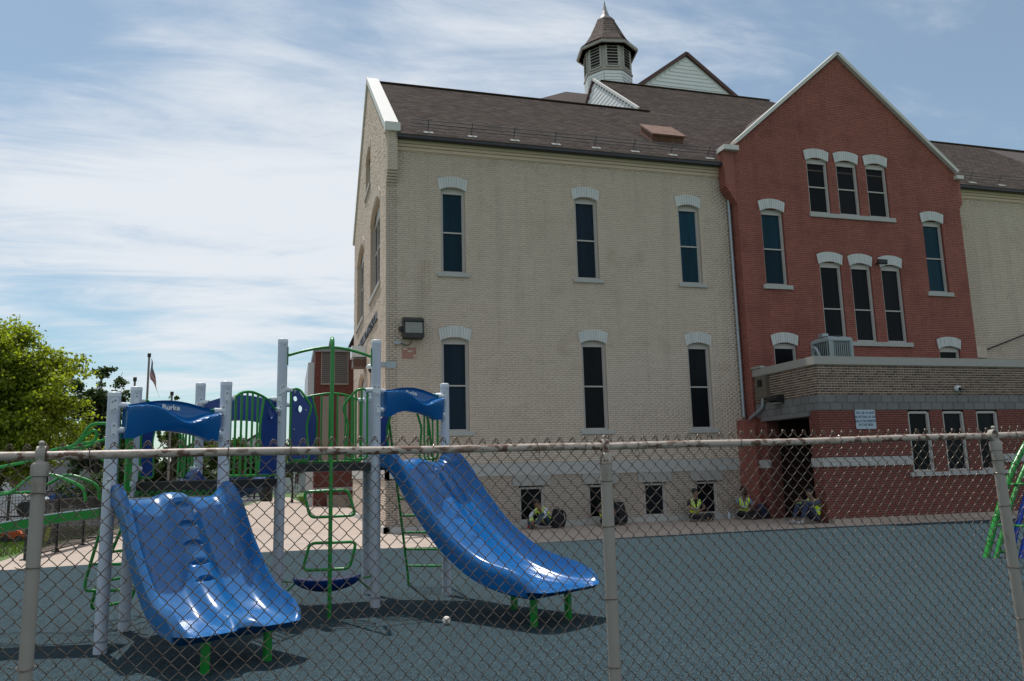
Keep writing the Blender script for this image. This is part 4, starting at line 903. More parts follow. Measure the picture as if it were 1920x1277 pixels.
    for f_ in bm.faces:
        c = f_.calc_center_median() - pe; h = c.dot(ax); fwd = c.dot(fr_)
        if abs(c.x) > .165 or h < .06 or h > L0 - .03 or (fwd > .02 and abs(c.x) < .012 + max(0, h - L0 * .50) * .34): kill.append(f_)
    bmesh.ops.delete(bm, geom=kill, context='FACES')
    for v in bm.verts: v.co += v.normal * .012
    bm.faces.ensure_lookup_table(); ext = bmesh.ops.solidify(bm, geom=bm.faces[:], thickness=.006)
    me = bpy.data.meshes.new('vest'); me.materials.append(VEST); me.materials.append(SILVER)
    for f_ in bm.faces:
        c = f_.calc_center_median() - pe; h = c.dot(ax); f_.smooth = True
        if abs(h - L0 * .42) < .022 or (abs(abs(c.x) - .10) < .016 and h > L0 * .45): f_.material_index = 1
    bm.to_mesh(me); bm.free(); vo = bpy.data.objects.new('vest', me); COL.objects.link(vo); vo.parent = p
    return p
def bag(label, loc, rz, m, s=1.0):
    t = thing('backpack', label, 'backpack', loc, rz, 'backpacks on the pavement'); mb = MB(); n = 14
    for i in range(9):
        z = i / 8; w = .17 * (1 - .30 * z ** 3); d = .12 * (1 - .45 * z ** 2)
        for k in range(n): a = 2 * math.pi * k / n; ca, sa = math.cos(a), math.sin(a); mb.v.append((w * math.copysign(abs(ca) ** .6, ca) * s, d * math.copysign(abs(sa) ** .6, sa) * s, (.02 + z * .44) * s))
    for i in range(8):
        for k in range(n): mb.f.append((i * n + k, i * n + (k + 1) % n, (i + 1) * n + (k + 1) % n, (i + 1) * n + k)); mb.mi.append(0)
    mb.f += [tuple(range(n))[::-1], tuple(8 * n + k for k in range(n))]; mb.mi += [0, 0]; mb.build('pack_body', m, t, smooth=50)
    mb = MB(); mb.box((-.11 * s, -.165 * s, .06 * s), (.11 * s, -.10 * s, .24 * s)); mb.build('front_pocket', m, t)
    for s_ in (-1, 1): mb = MB(); mb.tube(smoothpath([(s_ * .09 * s, .09 * s, .42 * s), (s_ * .11 * s, .19 * s, .3 * s), (s_ * .11 * s, .13 * s, .08 * s)], 5), .018 * s, 6); mb.build('strap', m, t, smooth=True)
    mb = MB(); mb.tube(smoothpath([(-.05 * s, 0, .46 * s), (0, 0, .51 * s), (.05 * s, 0, .46 * s)], 4), .01, 6); mb.build('grab_handle', m, t); return t
# seated cross legged, leaning on the wall
SIT = dict(pelvis=(0, .02, .13), belly=(0, .03, .30), chest=(0, .02, .50), neck=(0, -.01, .66), head=(0, -.04, .80), look=(0, -1, -.1),
           lsh=(.18, .0, .57), rsh=(-.18, .0, .57), lel=(.27, -.10, .36), rel=(-.27, -.10, .36), lwr=(.08, -.28, .31), rwr=(-.08, -.28, .30),
           lhip=(.11, -.02, .12), rhip=(-.11, -.02, .12), lkn=(.40, -.34, .16), rkn=(-.40, -.34, .16), lan=(-.10, -.46, .09), ran=(.10, -.52, .09), ltoe=(-.26, -.42, .07), rtoe=(.26, -.48, .07))
def pose(**k): d = dict(SIT); d.update(k); return d
# bent forward over the lap, sideways to the camera
person('person with a white shirt under a yellow vest, bent forward by the first basement window', (7.52, 23.15, 0), math.radians(-62),
       pose(belly=(0, -.04, .29), chest=(0, -.16, .46), neck=(0, -.28, .57), head=(0, -.38, .66), look=(0, -.8, -.6), lsh=(.17, -.19, .50), rsh=(-.17, -.19, .50), lel=(.26, -.36, .33), rel=(-.25, -.38, .33), lwr=(.06, -.52, .20), rwr=(-.07, -.5, .19),
            lkn=(.22, -.38, .40), rkn=(-.30, -.40, .22), lan=(.16, -.62, .08), ran=(-.05, -.55, .08), ltoe=(.16, -.80, .05), rtoe=(.1, -.62, .06)), SKIN1, CL_WHITE, CL_TEAL, SHOE, sleeves='long')
bag('black backpack leaning behind the person with the white collar', (7.80, 22.95, 0), math.radians(200), CL_BLACK, 1.2)
person('person in a yellow vest and black clothes half hidden behind the middle fence post', (9.42, 23.2, 0), math.radians(20), pose(head=(.05, -.12, .76), look=(.3, -.9, -.4)), SKIN2, CL_BLACK, CL_BLACK, SHOE)
bag('tall black backpack standing right of the half hidden person', (9.93, 23.35, 0), math.radians(15), CL_BLACK, 1.45)
person('person with a black shirt under a yellow vest, beside the fourth basement window', (12.52, 23.25, 0), math.radians(6),
       pose(look=(.75, -.7, -.05), lwr=(.05, -.26, .33), rwr=(-.02, -.30, .28)), SKIN1, CL_BLACK, CL_BLACK, SHOE)
person('bearded person with dark glasses and a blue grey shirt under a yellow vest', (14.22, 23.15, 0), math.radians(-8),
       pose(look=(.45, -.9, -.05), lkn=(.36, -.36, .22), rkn=(-.36, -.36, .22)), SKIN2, CL_GREY, CL_BLACK, SHOE, beard=True, glasses=True)
bag('dark backpack on the pavement at the foot of the red pilaster', (14.75, 22.95, 0), math.radians(25), CL_NAVY, 1.0)
person('person in navy trousers and yellow vest with knees drawn up at the porch opening', (14.74, 20.26, 0), math.radians(-80),
       pose(belly=(0, .02, .30), chest=(0, -.02, .49), neck=(0, -.07, .64), head=(0, -.13, .77), look=(0, -1, -.15), lel=(.25, -.26, .50), rel=(-.25, -.26, .50), lwr=(.10, -.48, .60), rwr=(-.08, -.46, .58),
            lkn=(.14, -.40, .52), rkn=(-.14, -.42, .50), lan=(.14, -.60, .09), ran=(-.13, -.62, .09), ltoe=(.15, -.80, .05), rtoe=(-.14, -.82, .05)), SKIN1, CL_PLAID, CL_NAVY, SHOEW, sleeves='long')
t = thing('drink_bottle', 'small blue and white bottle standing right of the fourth basement window', 'bottle', (13.78, 23.35, 0))
mb = MB(); mb.lathe([(.04, 0), (.042, .02), (.042, .16), (.02, .21), (.02, .24)], 10); mb.build('bottle_body', CL_WHITE, t, smooth=40); mb = MB(); mb.lathe([(.022, .24), (.022, .27)], 10); mb.build('bottle_cap', NAVY, t)
t = thing('drink_can', 'red drinks can on the pavement below the first basement window', 'can', (6.98, 23.3, 0))
mb = MB(); mb.lathe([(.028, 0), (.034, .01), (.034, .11), (.028, .12)], 12); mb.build('can_body', mat('red_can', (.35, .02, .02), .35), t, smooth=40); mb = MB(); mb.lathe([(.027, .12), (.027, .123)], 12); mb.build('can_lid', STEEL, t)

# ------------------------------------------------------------------ play structure
PS = thing('play_structure', 'blue and green playground structure with pale posts, two double slides and a fire pole', 'play structure', (0, 10.7, 0))
PSi = Vector((0, 10.7, 0))
def ps(o): o.parent = PS; o.location = -PSi; return o
s_ = 1.22; C30, S30 = math.cos(math.pi / 6), .5
V2 = lambda x, y: Vector((x, y, 0))
pA = V2(-1.76, 9.08); pC = pA + V2(0, s_); pB = pC + s_ * V2(C30, -S30); pE = pB + s_ * V2(S30, C30); pD = pC + s_ * V2(S30, C30)
pF = pE + V2(s_, 0); pG = pF + V2(0, s_); pH = pF + s_ * V2(C30, S30); pI = pE + V2(0, s_)
HT = {'A': 2.61, 'B': 2.80, 'C': 2.80, 'D': 2.97, 'E': 3.49, 'F': 3.50, 'G': 2.97, 'H': 2.98, 'I': 2.97}
PP = dict(A=pA, B=pB, C=pC, D=pD, E=pE, F=pF, G=pG, H=pH, I=pI)
LOW, MID, TOP = 1.49, 1.665, 1.845
for k, p in PP.items():
    mb = MB(); mb.lathe([(.0635, -.02), (.0635, HT[k] - .05)], 24, p); o = ps(mb.build('post', POSTW, smooth=40))
    mb = MB(); h = HT[k]; mb.lathe([(.0655, h - .055), (.0665, h - .03), (.064, h - .012), (.050, h - .002), (.0, h)], 24, p); mb.build('post_cap', CAPW, o, smooth=35)
    mb = MB(); mb.ball(tuple(p + Vector((.02, -.062, h - .09))), .008, 6, 4); mb.build('cap_rivet', STEEL, o)
    if k in 'ACFH': mb = MB(); mb.lathe([(.0642, .105), (.0642, .125)], 24, p); mb.build('depth_mark', mat('etched_line', (.25, .27, .31), .5) if k == 'A' else bpy.data.materials['etched_line'], o)
def clamp(p, d, z):
    """white two bolt bracket on a post, its stub pointing along d"""
    d = d.normalized(); side = Vector((0, 0, 1)).cross(d)
    f = -FACE if False else None
    mb = MB(); c = p + d * .045 + Vector((0, -.055, z)); 
    mb.tube([p + d * .02 + Vector((0, 0, z)) + Vector((0, -.035, 0)), p + d * .135 + Vector((0, 0, z)) + Vector((0, -.035, 0)) * .5], .032, 12)
    q = Vector((0, -1, 0)); q = (q + d * .35).normalized()
    M = q.to_track_quat('Z', 'Y').to_matrix(); n = 12; vs = [(0.026 * math.cos(2 * math.pi * k / n), (.048 if abs(k - 3) < 3 else -.048) + .026 * math.sin(2 * math.pi * k / n), 0) for k in range(n)]
    base = p + q * .060 + Vector((0, 0, z)); up_ = Vector((0, 0, 1)); rt = up_.cross(q).normalized()
    pts = []
    for k in range(16):
        a = 2 * math.pi * k / 16; pts.append(base + rt * .027 * math.cos(a) + up_ * (.027 * math.sin(a) + (.045 if math.sin(a) > 0 else -.045)))
    mb.prism(pts, q * .012)
    o = ps(mb.build('bracket', CAPW, smooth=40))
    for sg in (-1, 1):
        b = MB(); b.lathe([(.012, 0), (.012, .006), (.005, .009)], 8, base + q * .012 + up_ * sg * .046, M=M); b.build('bolt', STEEL, o)
    return o
class Edge:
    def __init__(s, P, Q): s.P, s.Q = P, Q; s.L = (Q - P).length; s.u = (Q - P) / s.L; s.n = Vector((s.u.y, -s.u.x, 0))
    def p(s, t, z, n=0): return s.P + s.u * t + s.n * n + Vector((0, 0, z))
# decks
def deck(poly, z, name='deck'):
    mb = MB(); mb.prism([Vector((p.x, p.y, z - .095)) for p in poly], (0, 0, .090)); o = ps(mb.build(name, DECKB))
    mb = MB(); mb.prism([Vector((p.x, p.y, z - .004)) for p in poly], (0, 0, .012)); mb.build('deck_surface', DECKT, o); return o
deck([pA, pB, pC], LOW); deck([pC, pB, pE, pD], MID); deck([pE, pF, pG, pI], TOP); deck([pF, pH, pG], TOP); deck([pD, pE, pI], MID)
e = Edge(pC, pB); mb = MB(); mb.prism([e.p(.07, LOW + .01, .012), e.p(1.15, LOW + .01, .012), e.p(1.15, MID - .10, .012), e.p(.07, MID - .10, .012)], e.n * .012); ri = ps(mb.build('riser_panel', GREEND))
for i in range(12):
    for j in (0, 1): mb = MB(); mb.lathe([(.018, 0), (.018, .004)], 8, e.p(.14 + .085 * i + .04 * j, LOW + .035 + .03 * j, .024), M=e.n.to_track_quat('Z', 'Y').to_matrix()); mb.build('perforation', DECKB, ri)
# double slides ----------------------------------------------------------
def slide(mid, d, Lh, prof, width, hump, dents, grooves, notch, legs, wall_h=.20, sm=BLUE):
    d = d.normalized(); r = Vector((d.y, -d.x, 0)); w = width / 2
    P = smoothpath([(a, 0, b) for a, b in prof], 10); ln = [0]
    for a, b in zip(P, P[1:]): ln.append(ln[-1] + (b - a).length)
    LT = ln[-1]
    def cl(s):
        s = min(max(s, 0), LT)
        for i in range(len(ln) - 1):
            if ln[i + 1] >= s: f = (s - ln[i]) / max(1e-6, ln[i + 1] - ln[i]); a = P[i].lerp(P[i + 1], f); t = (P[min(i + 1, len(P) - 1)] - P[i]).normalized(); break
        lo, hi = max(0, s - .12), min(LT, s + .12)
        return a
    def tang(s):
        a, b = cl(max(0, s - .1)), cl(min(LT, s + .1)); return (b - a).normalized()
    us = [-w - .035, -w - .045, -w - .03, -w, -w + .022, -w + .04, -w + .058, -w + .08, -w + .115]
    k = np.linspace(-w + .17, w - .17, 39).tolist(); us = us + k + [-u for u in us[::-1]]; nu = len(us); ns = 150
    mb = MB()
    def rim(u):                                              # height share of the side wall at u
        a = abs(u) - (w - .125)
        if abs(u) > w + .038: return -.02 if abs(u) > w + .04 else .45
        if a <= 0: return 0.0
        x = a / .125
        return min(1.0, x ** 1.7) if abs(u) <= w else (.93 if abs(u) < w + .032 else .0)
    rows_ = []
    for i in range(ns):
        f = i / (ns - 1); row = []
        for q, u in enumerate(us):
            Lu = LT - notch * math.exp(-(u / .10) ** 4) - .10 * (abs(u) / w) ** 8
            s = f * Lu; c = cl(s); t = tang(s); n = Vector((-t.z, 0, t.x)); n = n if n.z > 0 else -n
            wh = wall_h * (1.0 if f > .08 else .75 + .25 * f / .08) * math.sqrt(max(0.0, 1 - (max(0, f - .84) / .155) ** 2)) if f < .995 else .004
            h = wh * (rim(u) if 0 < q < nu - 1 else -.12)
            if q in (1, nu - 2): h = wh * .55
            if q in (0, nu - 1): h = -.05
            hp = hump * math.exp(-(abs(u) / .15) ** 3.4)
            hp *= min(1, .55 + f * 1.6) * math.sqrt(min(1, max(0, (1 - f) / .07))) if hump > .07 else min(1, max(0, (1 - f) / .3))
            h += hp
            for sd in dents:
                if hump > .07:
                    if abs(u) < .088:
                        hh = .026 * math.sqrt(1 - (u / .088) ** 2) + .002; q_ = (s - sd) / hh
                        if -1 < q_ < 1.5: h -= .055 * min(1, (q_ + 1) * 3) * (1 - (max(q_, 0) / 1.5) ** 3) * min(1, hh / .018)
                else: h -= .022 * math.exp(-(u / .075) ** 4) * math.exp(-((s - sd) / .05) ** 2)
            if grooves and .15 < u < w - .12: h += .0055 * math.sin((u - .15) * 120) * min(1, f * 4)
            h += .0025 * math.sin(s * 9 + u * 5)
            p = mid + d * (c.x + n.x * h) + r * u + Vector((0, 0, c.z + n.z * h)); row.append(p)
        rows_.append(row)
    vs = [p for row in rows_ for p in row]; base = len(vs)
    for i in range(ns):                                      # underside
        for u_ in (-1, 1):
            p = rows_[i][0 if u_ < 0 else -1]; vs.append(p - Vector((0, 0, .028)) + r * (-u_) * .05)
    fs = [(i * nu + j, i * nu + j + 1, (i + 1) * nu + j + 1, (i + 1) * nu + j) for i in range(ns - 1) for j in range(nu - 1)]
    for i in range(ns - 1):
        a, b = base + 2 * i, base + 2 * i + 1; a2, b2 = a + 2, b + 2
        fs += [(i * nu, (i + 1) * nu, a2, a), (i * nu + nu - 1, b, b2, (i + 1) * nu + nu - 1), (a, a2, b2, b)]
    fs.append(tuple(range(nu)) + (base + 1, base)); l = (ns - 1) * nu; fs.append(tuple(range(l, l + nu))[::-1] + (base + 2 * ns - 2, base + 2 * ns - 1))
    mb.add(vs, fs); o = ps(mb.build('slide', sm, smooth=55))
    for (sf, u) in legs:
        c = cl(sf * LT); q = mid + d * c.x + r * u; m2 = MB(); m2.beam(q + Vector((0, 0, -.02)), q + Vector((0, 0, c.z - .03)), .06, .06, d); m2.build('slide_leg', GREEN, o)
    return o
eAB = Edge(pA, pB); eFH = Edge(pF, pH); eDE = Edge(pD, pE); dS = V2(.5, -C30)
slide((pA + pB) / 2 + dS * .02, dS, 1.83, [(0, LOW + .005), (.14, LOW - .015), (.32, LOW - .17), (.62, LOW - .55), (.95, LOW - .88), (1.25, LOW - 1.06), (1.55, LOW - 1.125), (1.86, LOW - 1.135)], 1.15, .105, [.06, .30, .55, .80, 1.04, 1.26], False, .11, [(.90, -.30), (.90, .30)], .20, BLUEW)
slide((pF + pH) / 2 + dS * .02, dS, 2.85, [(0, TOP + .005), (.16, TOP - .015), (.38, TOP - .18), (.75, TOP - .58), (1.2, TOP - .98), (1.7, TOP - 1.27), (2.2, TOP - 1.41), (2.85, TOP - 1.455)], 1.10, .045, [.45, .85, 1.25, 1.65], True, .0, [(.90, -.25), (.90, .33), (.60, -.35)], .21)
slide((pD + pE) / 2 - dS * .02, -dS, .6, [(0, MID + .005), (.14, MID - .01), (.30, MID - .05), (.45, MID - .12), (.60, MID - .24)], 1.0, .04, [], False, 0, [], .16, NAVY)
# hoods over the slide entrances -----------------------------------------
def hood(e, z0, tilt=0.0, front=1, logo=True, m=BLUE):
    """moulded canopy between two posts; z0 = height of its upper corners"""
    nt_, nv = 60, 26; t0, t1 = .105, e.L - .105
    def top(x): return z0 + .075 * max(0, math.cos((x - .47) * math.pi * 1.06)) ** 1.2 + tilt * x
    def bot(x):
        b = z0 - .355 + tilt * x; a = max(0.0, 1 - abs((x - .5) / .40) ** 2.6); return b + .095 * a + .012 * math.sin(x * 7)
    def crest(x): return .06 + .62 * math.exp(-((x - .60) / .26) ** 2)
    mb = MB(); vs = []
    for i in range(nt_ + 1):
        x = i / nt_
        for j in range(nv + 1):
            v = j / nv; z = top(x) + (bot(x) - top(x)) * v; c = crest(x)
            amp = .165 * (.45 + .55 * math.sin(math.pi * min(1, max(0, x * .9 + .05))) ** .7)
            b = amp * ((v / c) ** 5 + .18 * max(0, 1 - v / .07)) if v < c else amp * (1 - ((v - c) / (1 - c)) ** 1.7 * .62)
            vs.append(e.p(t0 + (t1 - t0) * x, z, front * (.02 + b)))
        vs.append(e.p(t0 + (t1 - t0) * x, bot(x) + .004, -front * .045)); vs.append(e.p(t0 + (t1 - t0) * x, top(x) - .006, -front * .045))
    m_ = nv + 3; fs = [(i * m_ + j, i * m_ + (j + 1) % m_, (i + 1) * m_ + (j + 1) % m_, (i + 1) * m_ + j) for i in range(nt_) for j in range(m_)]
    fs += [tuple(range(m_))[::-1], tuple(nt_ * m_ + k for k in range(m_))]
    mb.add(vs, fs); o = ps(mb.build('hood', m, smooth=50))
    for x in (.012, -.012):
        P, dd = (e.P, e.u) if x > 0 else (e.Q, -e.u)
        for k, dz in enumerate((-.005, -.265)):
            z = z0 + dz + (tilt if x < 0 else 0); clamp(P, dd, z); q = MB(); q.tube([P + dd * .10 + Vector((0, -.017, z)), P + dd * .19 + Vector((0, -.017, z))], .018, 10); q.build('hood_peg', GREEN, o)
    if logo:
        L = text_obj('Burke', .085, WHITE, o, name='logo', extrude=.002, sx=1.0, align='CENTER', bold=.002)
        mx_ = Matrix.Identity(4); x, v = .47, .22
        def sp(x, v):
            c = crest(x); amp = .165 * (.45 + .55 * math.sin(math.pi * (x * .9 + .05)) ** .7)
            return e.p(t0 + (t1 - t0) * x, top(x) + (bot(x) - top(x)) * v, .02 + amp * (v / c) ** 5)
        upv = (sp(x, v - .09) - sp(x, v + .09)).normalized(); rgt = (sp(x + .1, v) - sp(x - .1, v)).normalized(); nn = rgt.cross(upv).normalized(); rgt = upv.cross(nn)
        P = sp(x, v) + nn * .010 - upv * .03
        for i, q in enumerate((rgt, upv, nn)):
            for r in range(3): mx_[r][i] = q[r]
        for r in range(3): mx_[r][3] = P[r]
        L.matrix_basis = mx_
    return o
hood(eAB, 2.475, -.02); hood(eFH, 2.81, -.02); hood(eDE, 2.70, 0.0, -1, False, NAVY)
# barrier panels ----------------------------------------------------------
def bars(parent, pts, r=.0135): mb = MB(); mb.tube(pts, r, 8); return mb.build('bar', GREEN, parent, smooth=45)
def plate(parent, poly, n, th=.02, holes=()):
    mb = MB(); mb.prism(poly, n * th); return mb.build('blue_panel', NAVY, parent)
def ring_plate(parent, e, outline, holes, n0=-.01, th=.02):
    """panel with real holes: the outline is bridged to each hole with triangles"""
    from mathutils.geometry import tessellate_polygon
    loops = [[Vector((t, z, 0)) for t, z in outline]] + [[Vector((t, z, 0)) for t, z in h] for h in holes]
    flat = [v for l in loops for v in l]; tri = tessellate_polygon(loops); mb = MB()
    a = [e.p(v.x, v.y, n0) for v in flat]; b = [e.p(v.x, v.y, n0 + th) for v in flat]; n = len(flat); fs = [tuple(t) for t in tri] + [tuple(i + n for i in t[::-1]) for t in tri]; o = 0
    for l in loops:
        m = len(l); fs += [(o + i, o + (i + 1) % m, o + (i + 1) % m + n, o + i + n) for i in range(m)]; o += m
    mb.add(a + b, fs); return mb.build('blue_panel', NAVY, parent)
def oval(t, z, rt, rz_, rot=0, n=14):
    return [(t + rt * math.cos(a) * math.cos(rot) - rz_ * math.sin(a) * math.sin(rot), z + rt * math.cos(a) * math.sin(rot) + rz_ * math.sin(a) * math.cos(rot)) for a in (2 * math.pi * k / n for k in range(n))]
def rail(parent, pts, r=.0165, name='rail', rd=.05, closed=False): mb = MB(); mb.tube(rounded(pts, rd, closed=closed), r, 10, closed=closed); return mb.build(name, GREEN, parent, smooth=45)
def entrance(e, z, top=.98):
    """pair of half barriers either side of an opening: blue panel at the start of the edge, bars at the end"""
    T = z + top; K = z + .75; W_ = z + .50; B_ = z + .05; P = e.p
    b = MB(); b.tube(rounded([P(.115, B_), P(.115, T), P(.22, T), P(.385, K), P(.315, W_), P(.36, B_)], .06, closed=True), .0165, 10, closed=True); o = ps(b.build('half_barrier', GREEN, smooth=45))
    ring_plate(o, e, [(.13, B_ + .02), (.345, B_ + .02), (.305, W_), (.365, K - .01), (.21, T - .02), (.13, T - .02)], [oval(.17, T - .13, .022, .035, .2), oval(.215, T - .27, .042, .055, -.35)])
    for t, zz_ in ((.165, T - .045), (.165, W_ - .05), (.31, W_ + .2)): q = MB(); q.lathe([(.011, 0), (.011, .006), (.004, .008)], 8, P(t, zz_, .01), M=e.n.to_track_quat('Z', 'Y').to_matrix()); q.build('bolt', STEEL, o)
    L = e.L; b = MB(); b.tube(rounded([P(L - .115, B_), P(L - .115, T), P(L - .25, T), P(L - .44, K), P(L - .36, W_), P(L - .40, B_)], .06, closed=True), .0165, 10, closed=True); o2 = ps(b.build('half_barrier', GREEN, smooth=45))
    for t, zt in ((L - .19, T), (L - .265, T - .015), (L - .32, T - .06)): bars(o2, [P(t, B_), P(t, zt)])
    for p_, d_ in ((e.P, e.u), (e.Q, -e.u)): clamp(p_, d_, T - .015); clamp(p_, d_, z + .16)
def guard(e, z, rise=.10):
    """full width barrier: waved top rail, seven bars, blue panel with a round port at its far end"""
    P = e.p; T = z + .955; f = e.L / 1.22
    pts = [P(.07 * f, T - .01), P(.15 * f, T), P(.32 * f, T + rise * .75), P(.52 * f, T + rise), P(.70 * f, T + rise * .8), P(.88 * f, T + rise * .35), P(1.03 * f, T - .06), P(1.15 * f, T - .085)]
    b = MB(); b.tube(smoothpath(pts, 6), .0165, 10); o = ps(b.build('barrier', GREEN, smooth=45))
    B_ = z + .045; bars(o, [P(.09 * f, B_), P(1.14 * f, B_)], .0165); bars(o, [P(.10 * f, B_), P(.10 * f, T)], .016)
    for t, dz in ((.20, .3), (.32, .75), (.435, .95), (.55, 1.0), (.665, .85)): bars(o, [P(t * f, B_), P(t * f, T + rise * dz)])
    rail(o, [P(.80 * f, T + rise * .55), P(.725 * f, z + .66), P(.735 * f, z + .30), P(.70 * f, B_)], .0165, 'kinked_rail')
    ring_plate(o, e, [(.715 * f, B_ + .02), (1.12 * f, B_ + .02), (1.12 * f, T - .10), (1.02 * f, T - .075), (.88 * f, T + rise * .25), (.80 * f, T + rise * .45), (.74 * f, z + .66), (.75 * f, z + .30)], [oval(.945 * f, z + .82, .058, .075)])
    q = MB(); q.tube([P(.945 * f + .058 * math.cos(a), z + .82 + .075 * math.sin(a), .012) for a in (2 * math.pi * k / 18 for k in range(18))], .012, 6, closed=True); q.build('port_ring', NAVY, o, smooth=True)
    clamp(e.P, e.u, T - .01); clamp(e.Q, -e.u, T - .08); return o
guard(Edge(pB, pE), MID); guard(Edge(pG, pI), TOP, .09); guard(Edge(pE, pI), TOP, .09)
entrance(Edge(pE, pF), TOP); entrance(Edge(pG, pH), TOP); entrance(Edge(pC, pD), MID); entrance(Edge(pA, pC), LOW)
# arch, fire pole, bench ---------------------------------------------------
e = Edge(pE, pF); P = e.p
b = MB(); b.tube(smoothpath([P(.06, 3.265), P(.25, 3.325), P(.45, 3.37), P(.61, 3.385), P(.78, 3.372), P(.98, 3.325), P(1.16, 3.265)], 6), .0185, 10); ar = ps(b.build('arch_bar', GREEN, smooth=45))
for t in (.068, 1.152): b = MB(); b.beam(P(t, 3.14), P(t, 3.38), .05, .012, e.u); b.build('arch_plate', GREEN, ar)
n60 = .60
b = MB(); b.tube(rounded([P(.61, 3.385, 0), P(.61, 3.43, .25), P(.61, 3.43, n60), P(.61, -.02, n60)], .22, 7), .0245, 12); fp = ps(b.build('fire_pole', GREEN, smooth=45))
for pts in ([(-.32, 1.50), (.205, 1.51), (.30, 1.20), (-.24, 1.19)], [(-.24, .885), (.31, .885), (.23, .57), (-.32, .57)]):
    b = MB(); b.tube(rounded([P(.61 + x, z, n60 + .05 * math.sin(x * 4)) for x, z in pts], .07, closed=True), .0185, 10, closed=True); b.build('step_loop', GREEN, fp, smooth=45)
b = MB(); vs = []; nx, na = 28, 18
for i in range(nx + 1):
    x = i / nx * 2 - 1; hw = .19 * math.sqrt(max(1e-4, 1 - abs(x) ** 3.2)) + .006; dp = .13 * (1 - x * x) ** .6 + .025
    for k in range(na):
        a = 2 * math.pi * k / na; z = math.sin(a); vs.append(P(.61 + x * .425, .385 + .03 * x * x + (.016 * z if z > 0 else dp * z), hw * math.cos(a)))
fs = [(i * na + k, i * na + (k + 1) % na, (i + 1) * na + (k + 1) % na, (i + 1) * na + k) for i in range(nx) for k in range(na)] + [tuple(range(na))[::-1], tuple(nx * na + k for k in range(na))]
b.add(vs, fs); bn = ps(b.build('bench_seat', NAVY, smooth=60))
for t in (.0, 1.22):
    q = MB(); sgn = 1 if t == 0 else -1; q.tube([P(t + sgn * .06, .22), P(t + sgn * .22, .36), P(t + sgn * .06, .39)], .016, 8); q.build('seat_bracket', GREEN, bn)
# rung ladder behind the right deck ------------------------------------------
e = Edge(pG, pH); lo = [e.p(.30, 0, -1.0), e.p(.92, 0, -1.0)]
b = MB()
for t in (.30, .92): b.tube(rounded([e.p(t, TOP + .75, -.02), e.p(t, TOP + .6, -.12), e.p(t, TOP - .1, -.35), e.p(t, .15, -.85), e.p(t, 0, -.87)], .12), .019, 10)
ld = ps(b.build('ladder_rails', GREEN, smooth=45))
for k in range(6): f = k / 5.5; z = .30 + 1.4 * f; q = MB(); q.tube([e.p(.30, z, -.80 + .42 * f), e.p(.92, z, -.80 + .42 * f)], .017, 8); q.build('rung', GREEN, ld)
# curved ramp climber that runs left from the low deck ------------------------
RZ = 9.5
def L_(x, y, Z=RZ): return at(x, y, Z) - Vector((0, 0, 0))
b = MB(); c0 = [Vector((-1.86, 9.72, 1.40)), Vector((-2.35, 9.85, 1.35)), Vector((-3.0, 9.95, 1.25)), Vector((-3.8, 10.05, 1.12)), Vector((-4.8, 10.2, .95)), Vector((-5.5, 10.35, .62)), Vector((-5.95, 10.45, .0))]
cs = smoothpath(c0, 8); W2 = Vector((.05, .30, 0)); vs = []
for p in cs: vs += [p - W2, p + W2, p + W2 - Vector((0, 0, .09)), p - W2 - Vector((0, 0, .09))]
fs = [(4 * i + k, 4 * i + (k + 1) % 4, 4 * i + 4 + (k + 1) % 4, 4 * i + 4 + k) for i in range(len(cs) - 1) for k in range(4)] + [(3, 2, 1, 0), tuple(4 * (len(cs) - 1) + k for k in range(4))]
b.add(vs, fs); rp = ps(b.build('curved_ramp', GREEN))
b = MB(); vs = []
for p in cs[:-3]: vs += [p - W2 * .97 + Vector((0, 0, .003)), p + W2 * .97 + Vector((0, 0, .003)), p + W2 * .97 + Vector((0, 0, .016)), p - W2 * .97 + Vector((0, 0, .016))]
fs = [(4 * i + k, 4 * i + (k + 1) % 4, 4 * i + 4 + (k + 1) % 4, 4 * i + 4 + k) for i in range(len(cs) - 4) for k in range(4)] + [(3, 2, 1, 0), tuple(4 * (len(cs) - 4) + k for k in range(4))]
b.add(vs, fs); b.build('ramp_tread', CAPW, rp)
def hr(pix, Z, r=.0185, name='handrail'):
    pts = [at(x, y, Z) for x, y in pix]; b = MB(); b.tube(smoothpath(pts, 6), r, 10); return b.build(name, GREEN, rp, smooth=45)
for Z in (9.25,): hr([(-60, 945), (0, 928), (22, 922), (62, 892), (95, 890), (130, 901), (155, 916), (161, 940)], Z)
hr([(-60, 927), (0, 924), (60, 922), (95, 905), (125, 891), (160, 899), (182, 912), (187, 938)], 9.85)
hr([(-80, 893), (0, 876), (60, 863), (95, 845), (140, 834), (165, 803), (178, 795), (205, 794)], 9.3)
hr([(150, 826), (175, 807), (181, 818), (172, 829), (152, 831)], 9.3); hr([(150, 828), (158, 845), (175, 852), (210, 870)], 9.3); hr([(120, 842), (160, 838), (185, 828), (205, 822)], 9.9)
for x, y in ((-3.6, 10.0), (-4.9, 10.2)): b = MB(); b.tube([(x, y, -.02), (x, y, 1.05 if x > -4 else .82)], .03, 10); b.build('ramp_leg', GREEN, rp, smooth=45)
